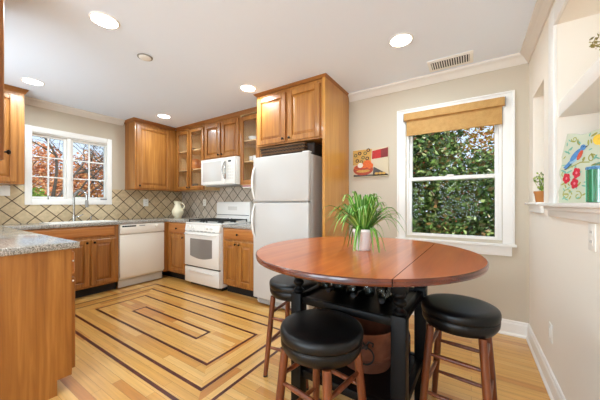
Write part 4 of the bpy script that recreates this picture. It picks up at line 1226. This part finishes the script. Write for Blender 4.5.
for k in range(150):
    x, y = rg.uniform(.03, .97), rg.uniform(.05, .96); gleaf(x, y, rg.uniform(.025, .042), rg.uniform(0, 180), 4 if k % 3 else 5, 1.5)
D.build('painted_leaves', pm, gp_, smooth=0, recalc=False)
D = MB(lambda p: gm(((.035 + (p[0]-.10)*.66)*gw, p[1]*gh, .0062 + p[2]*.0004)))
gpoly([(.10, .52), (.16, .50), (.30, .60), (.26, .64)], 0, 3); gpoly([(.12, .49), (.17, .49), (.30, .58), (.28, .61)], 7, 2.5)
gell(.36, .68, .16, .062, 38, 1, 3.2); gell(.34, .69, .13, .045, 38, 0, 3.6); gell(.43, .685, .085, .038, 52, 2, 3.8)
gell(.485, .79, .055, .042, 0, 0, 4); gpoly([(.53, .80), (.60, .815), (.53, .775)], 7, 4.2); gell(.50, .80, .011, .008, 0, 7, 4.5)
gcurve([(.16, .50), (.32, .54), (.45, .58), (.62, .57)], .008, 5, 2)
D.build('painted_bird', pm, gp_, smooth=0, recalc=False)
for cx, cy in ((.09, .36), (.22, .43), (.20, .28)):
    D = MB(DM)
    for k in range(5):
        a = 6.2832*k/5 + cx*9; gell(cx + .028*math.cos(a), cy + .045*math.sin(a), .026, .036, 0, 3, 5 + k*.1)
    gell(cx, cy, .013, .02, 0, 8, 6)
    D.build('painted_flower', pm, gp_, smooth=0, recalc=False)
D = MB(DM)
gell(.47, .87, .065, .075, 20, 6, 3); gell(.55, .80, .06, .07, -20, 6, 3.5); gleaf(.42, .95, .045, 30, 5, 3)
D.build('painted_lemon', pm, gp_, smooth=0, recalc=False)
gt = thing('green_tumbler', 'green glass tumbler with blue speckled rim in front of the bird platter', 'glass', (.521, 1.862, 1.2055))
gg = plain('green glass', '#1f8a5a', .06, spec=.8, coat=.6); gg.node_tree.nodes['Principled BSDF'].inputs['Transmission Weight'].default_value = .35
MB().lathe([(.04, 0), (.045, .004), (.046, .165), (.043, .165), (.041, .008), (.02, .006)], (.521, 1.862, 1.2055), 32).build('tumbler_body', gg, gt, smooth=50)
mb = MB().lathe([(.0445, .160), (.0475, .163), (.0475, .174), (.0445, .176), (.042, .170)], (.521, 1.862, 1.2055), 32); mb.build('rim', plain('blue speckled rim', '#5b93bd', .2, var=.5, bscale=90), gt, smooth=50)
mb = MB()
for k in range(8):
    a = 6.2832*k/8; mb.tube([(.521+.0465*math.cos(a), 1.862+.0465*math.sin(a), 1.212), (.521+.0472*math.cos(a), 1.862+.0472*math.sin(a), 1.365)], .0016, 6)
mb.build('glass_ribs', plain('light green ribs', '#6fc9a0', .1, coat=.5), gt, smooth=60)

# ------------------------------------------------------------------ the garden outside
GZ = -.35
mb = MB(); mb.box(-40, XL-.17, -20, 30, GZ-.1, GZ); mb.box(XL-.17, 25, YB+.16, 30, GZ-.1, GZ)
struct(mb.build('ground', plain('lawn', '#6d8040', .95, var=.25, bscale=3), smooth=0))
bark = plain('grey bark', '#5b5048', .9, var=.25, bscale=14)
def branch(mb, p, d, L_, r, depth, rng, tips):
    n = 4; P = [Vector(p)]; q = Vector(d).normalized()
    for k in range(n):
        nz = .05 if L_ > 1.5 else .15; q = (q + Vector((rng.gauss(0, nz), rng.gauss(0, nz), rng.gauss(.05, nz)))).normalized(); P.append(P[-1] + q * (L_ / n))
    mb.tube(P, [r * (1 - .45*k/n) for k in range(n+1)], 6 if depth > 1 else 4)
    tips.append(P[-1])
    if depth > 0:
        for k in range(rng.choice((3, 3, 4))):
            b = P[rng.choice((2, 3, 4))]; e = (q + Vector((rng.gauss(0, .6), rng.gauss(0, .7), rng.gauss(.12, .45)))).normalized()
            branch(mb, b, e, L_ * rng.uniform(.55, .78), r * .52, depth - 1, rng, tips)
def foliage(mb, blobs, n, size, rng, asp=.6):
    tot = sum(b[3]*b[4]*b[5] for b in blobs) ** 1
    for b in blobs:
        m = int(n * b[3]*b[4]*b[5] / tot)
        for k in range(m):
            v = Vector((rng.gauss(0, 1), rng.gauss(0, 1), rng.gauss(0, 1))).normalized() * (rng.random() ** .33) * rng.uniform(.85, 1.08)
            leaf(mb, (b[0] + v.x*b[3], b[1] + v.y*b[4], b[2] + v.z*b[5]), size * rng.uniform(.7, 1.35), rng, asp)
def tree(name, label, cat, x, y, h, r, seed, depth, leaves=None, group=None, lean=(0, 0, 1)):
    t = thing(name, label, cat, (x, y, GZ), group); rng = random.Random(seed); mb = MB(); tips = []
    branch(mb, (x, y, GZ), lean, h, r, depth, rng, tips); mb.build('trunk', bark, t, smooth=60)
    if leaves:
        mat, blobs, n, sz = leaves; fb_ = MB(); foliage(fb_, blobs, n, sz, rng); fb_.build('foliage', mat, t, smooth=0, recalc=False)
    return t
autumn = island_mat('autumn leaves', ['#c07048', '#dc9264', '#eab484', '#d68458', '#efcb98', '#cc7c50'])
autumn2 = island_mat('russet leaves', ['#a8603e', '#cf7a4c', '#e29c68', '#c48e58', '#e8bc88'])
green = island_mat('evergreen leaves', ['#4c6c2a', '#6f9238', '#90ae4a', '#acc060'])
holly = island_mat('holly leaves', ['#33481f', '#48632c', '#618039', '#7f9a48', '#b0bd74', '#54703a', '#96703e', '#3f5826'], rough=.35, spec=.5)
yellow = island_mat('yellow leaves', ['#a8762c', '#cf9c3c', '#b9602c', '#d8b85a', '#8a8a3a'])
tree('bare_tree', 'tall bare tree with dark forked branches outside the sink window', 'tree', -8.3, 1.98, 2.0, .065, 3, 5)
tree('maple_tree', 'orange autumn tree outside behind the left sink casement', 'tree', -11.5, 2.7, 1.6, .10, 8, 2, (autumn, [(-11.5, 3.0, 1.75, 1.3, 1.25, .8), (-11.3, 2.5, 2.6, .8, .6, .6)], 5600, .095))
tree('maple_tree', 'russet autumn tree outside behind the right sink casement', 'tree', -10.6, 4.1, 1.6, .09, 12, 3, (autumn2, [(-10.6, 4.0, 1.7, 1.0, .95, .75), (-10.6, 3.7, 2.5, .6, .6, .5)], 3600, .085))
tree('bush', 'green bush outside the lower left pane of the sink window', 'bush', -8.2, 1.75, .7, .04, 21, 1, (green, [(-8.2, 1.72, 1.0, .45, .36, .62)], 2400, .06))
tree('bush', 'small green bush outside near the middle of the sink window', 'bush', -8.8, 2.75, .7, .04, 22, 1, (green, [(-8.8, 2.62, .92, .45, .26, .60)], 1800, .06))
tree('bare_tree', 'slim bare tree with red buds outside the right sink casement', 'tree', -9.2, 3.5, 2.0, .05, 31, 5)
hs = tree('holly_shrub', 'dense dark green holly shrub with red berries outside the garden window', 'shrub', -.55, 4.75, 1.0, .05, 41, 3,
     (holly, [(-.75, 4.75, 1.1, .85, .55, 1.35), (.25, 4.95, 1.15, .7, .5, .95), (-1.5, 4.9, 1.4, .6, .5, 1.3), (-.85, 5.1, 2.3, .8, .5, .6)], 26000, .08))
mb = MB(); rng = random.Random(6)
for k in range(170):
    cx, cy, cz, rx, ry, rz = rng.choice(((-.75, 4.75, 1.1, .85, .55, 1.35), (.25, 4.95, 1.15, .7, .5, .95), (-.85, 5.1, 2.3, .8, .5, .6)))
    v = Vector((rng.gauss(0, 1), -abs(rng.gauss(0, 1)), rng.gauss(0, 1))).normalized()
    mb.sphere((cx + v.x*rx, cy + v.y*ry - .02, cz + v.z*rz), .009, 5)
bb = mb.build('berries', plain('red berries', '#b02a20', .3), hs, smooth=60); bb['kind'] = 'stuff'
tree('birch_tree', 'yellow leaved tree behind the holly at the upper right of the garden window', 'tree', .7, 7.6, 1.9, .07, 51, 3,
     (yellow, [(.6, 7.4, 2.7, 1.1, .7, 1.1), (1.4, 7.4, 1.6, .8, .6, .8)], 3600, .09))
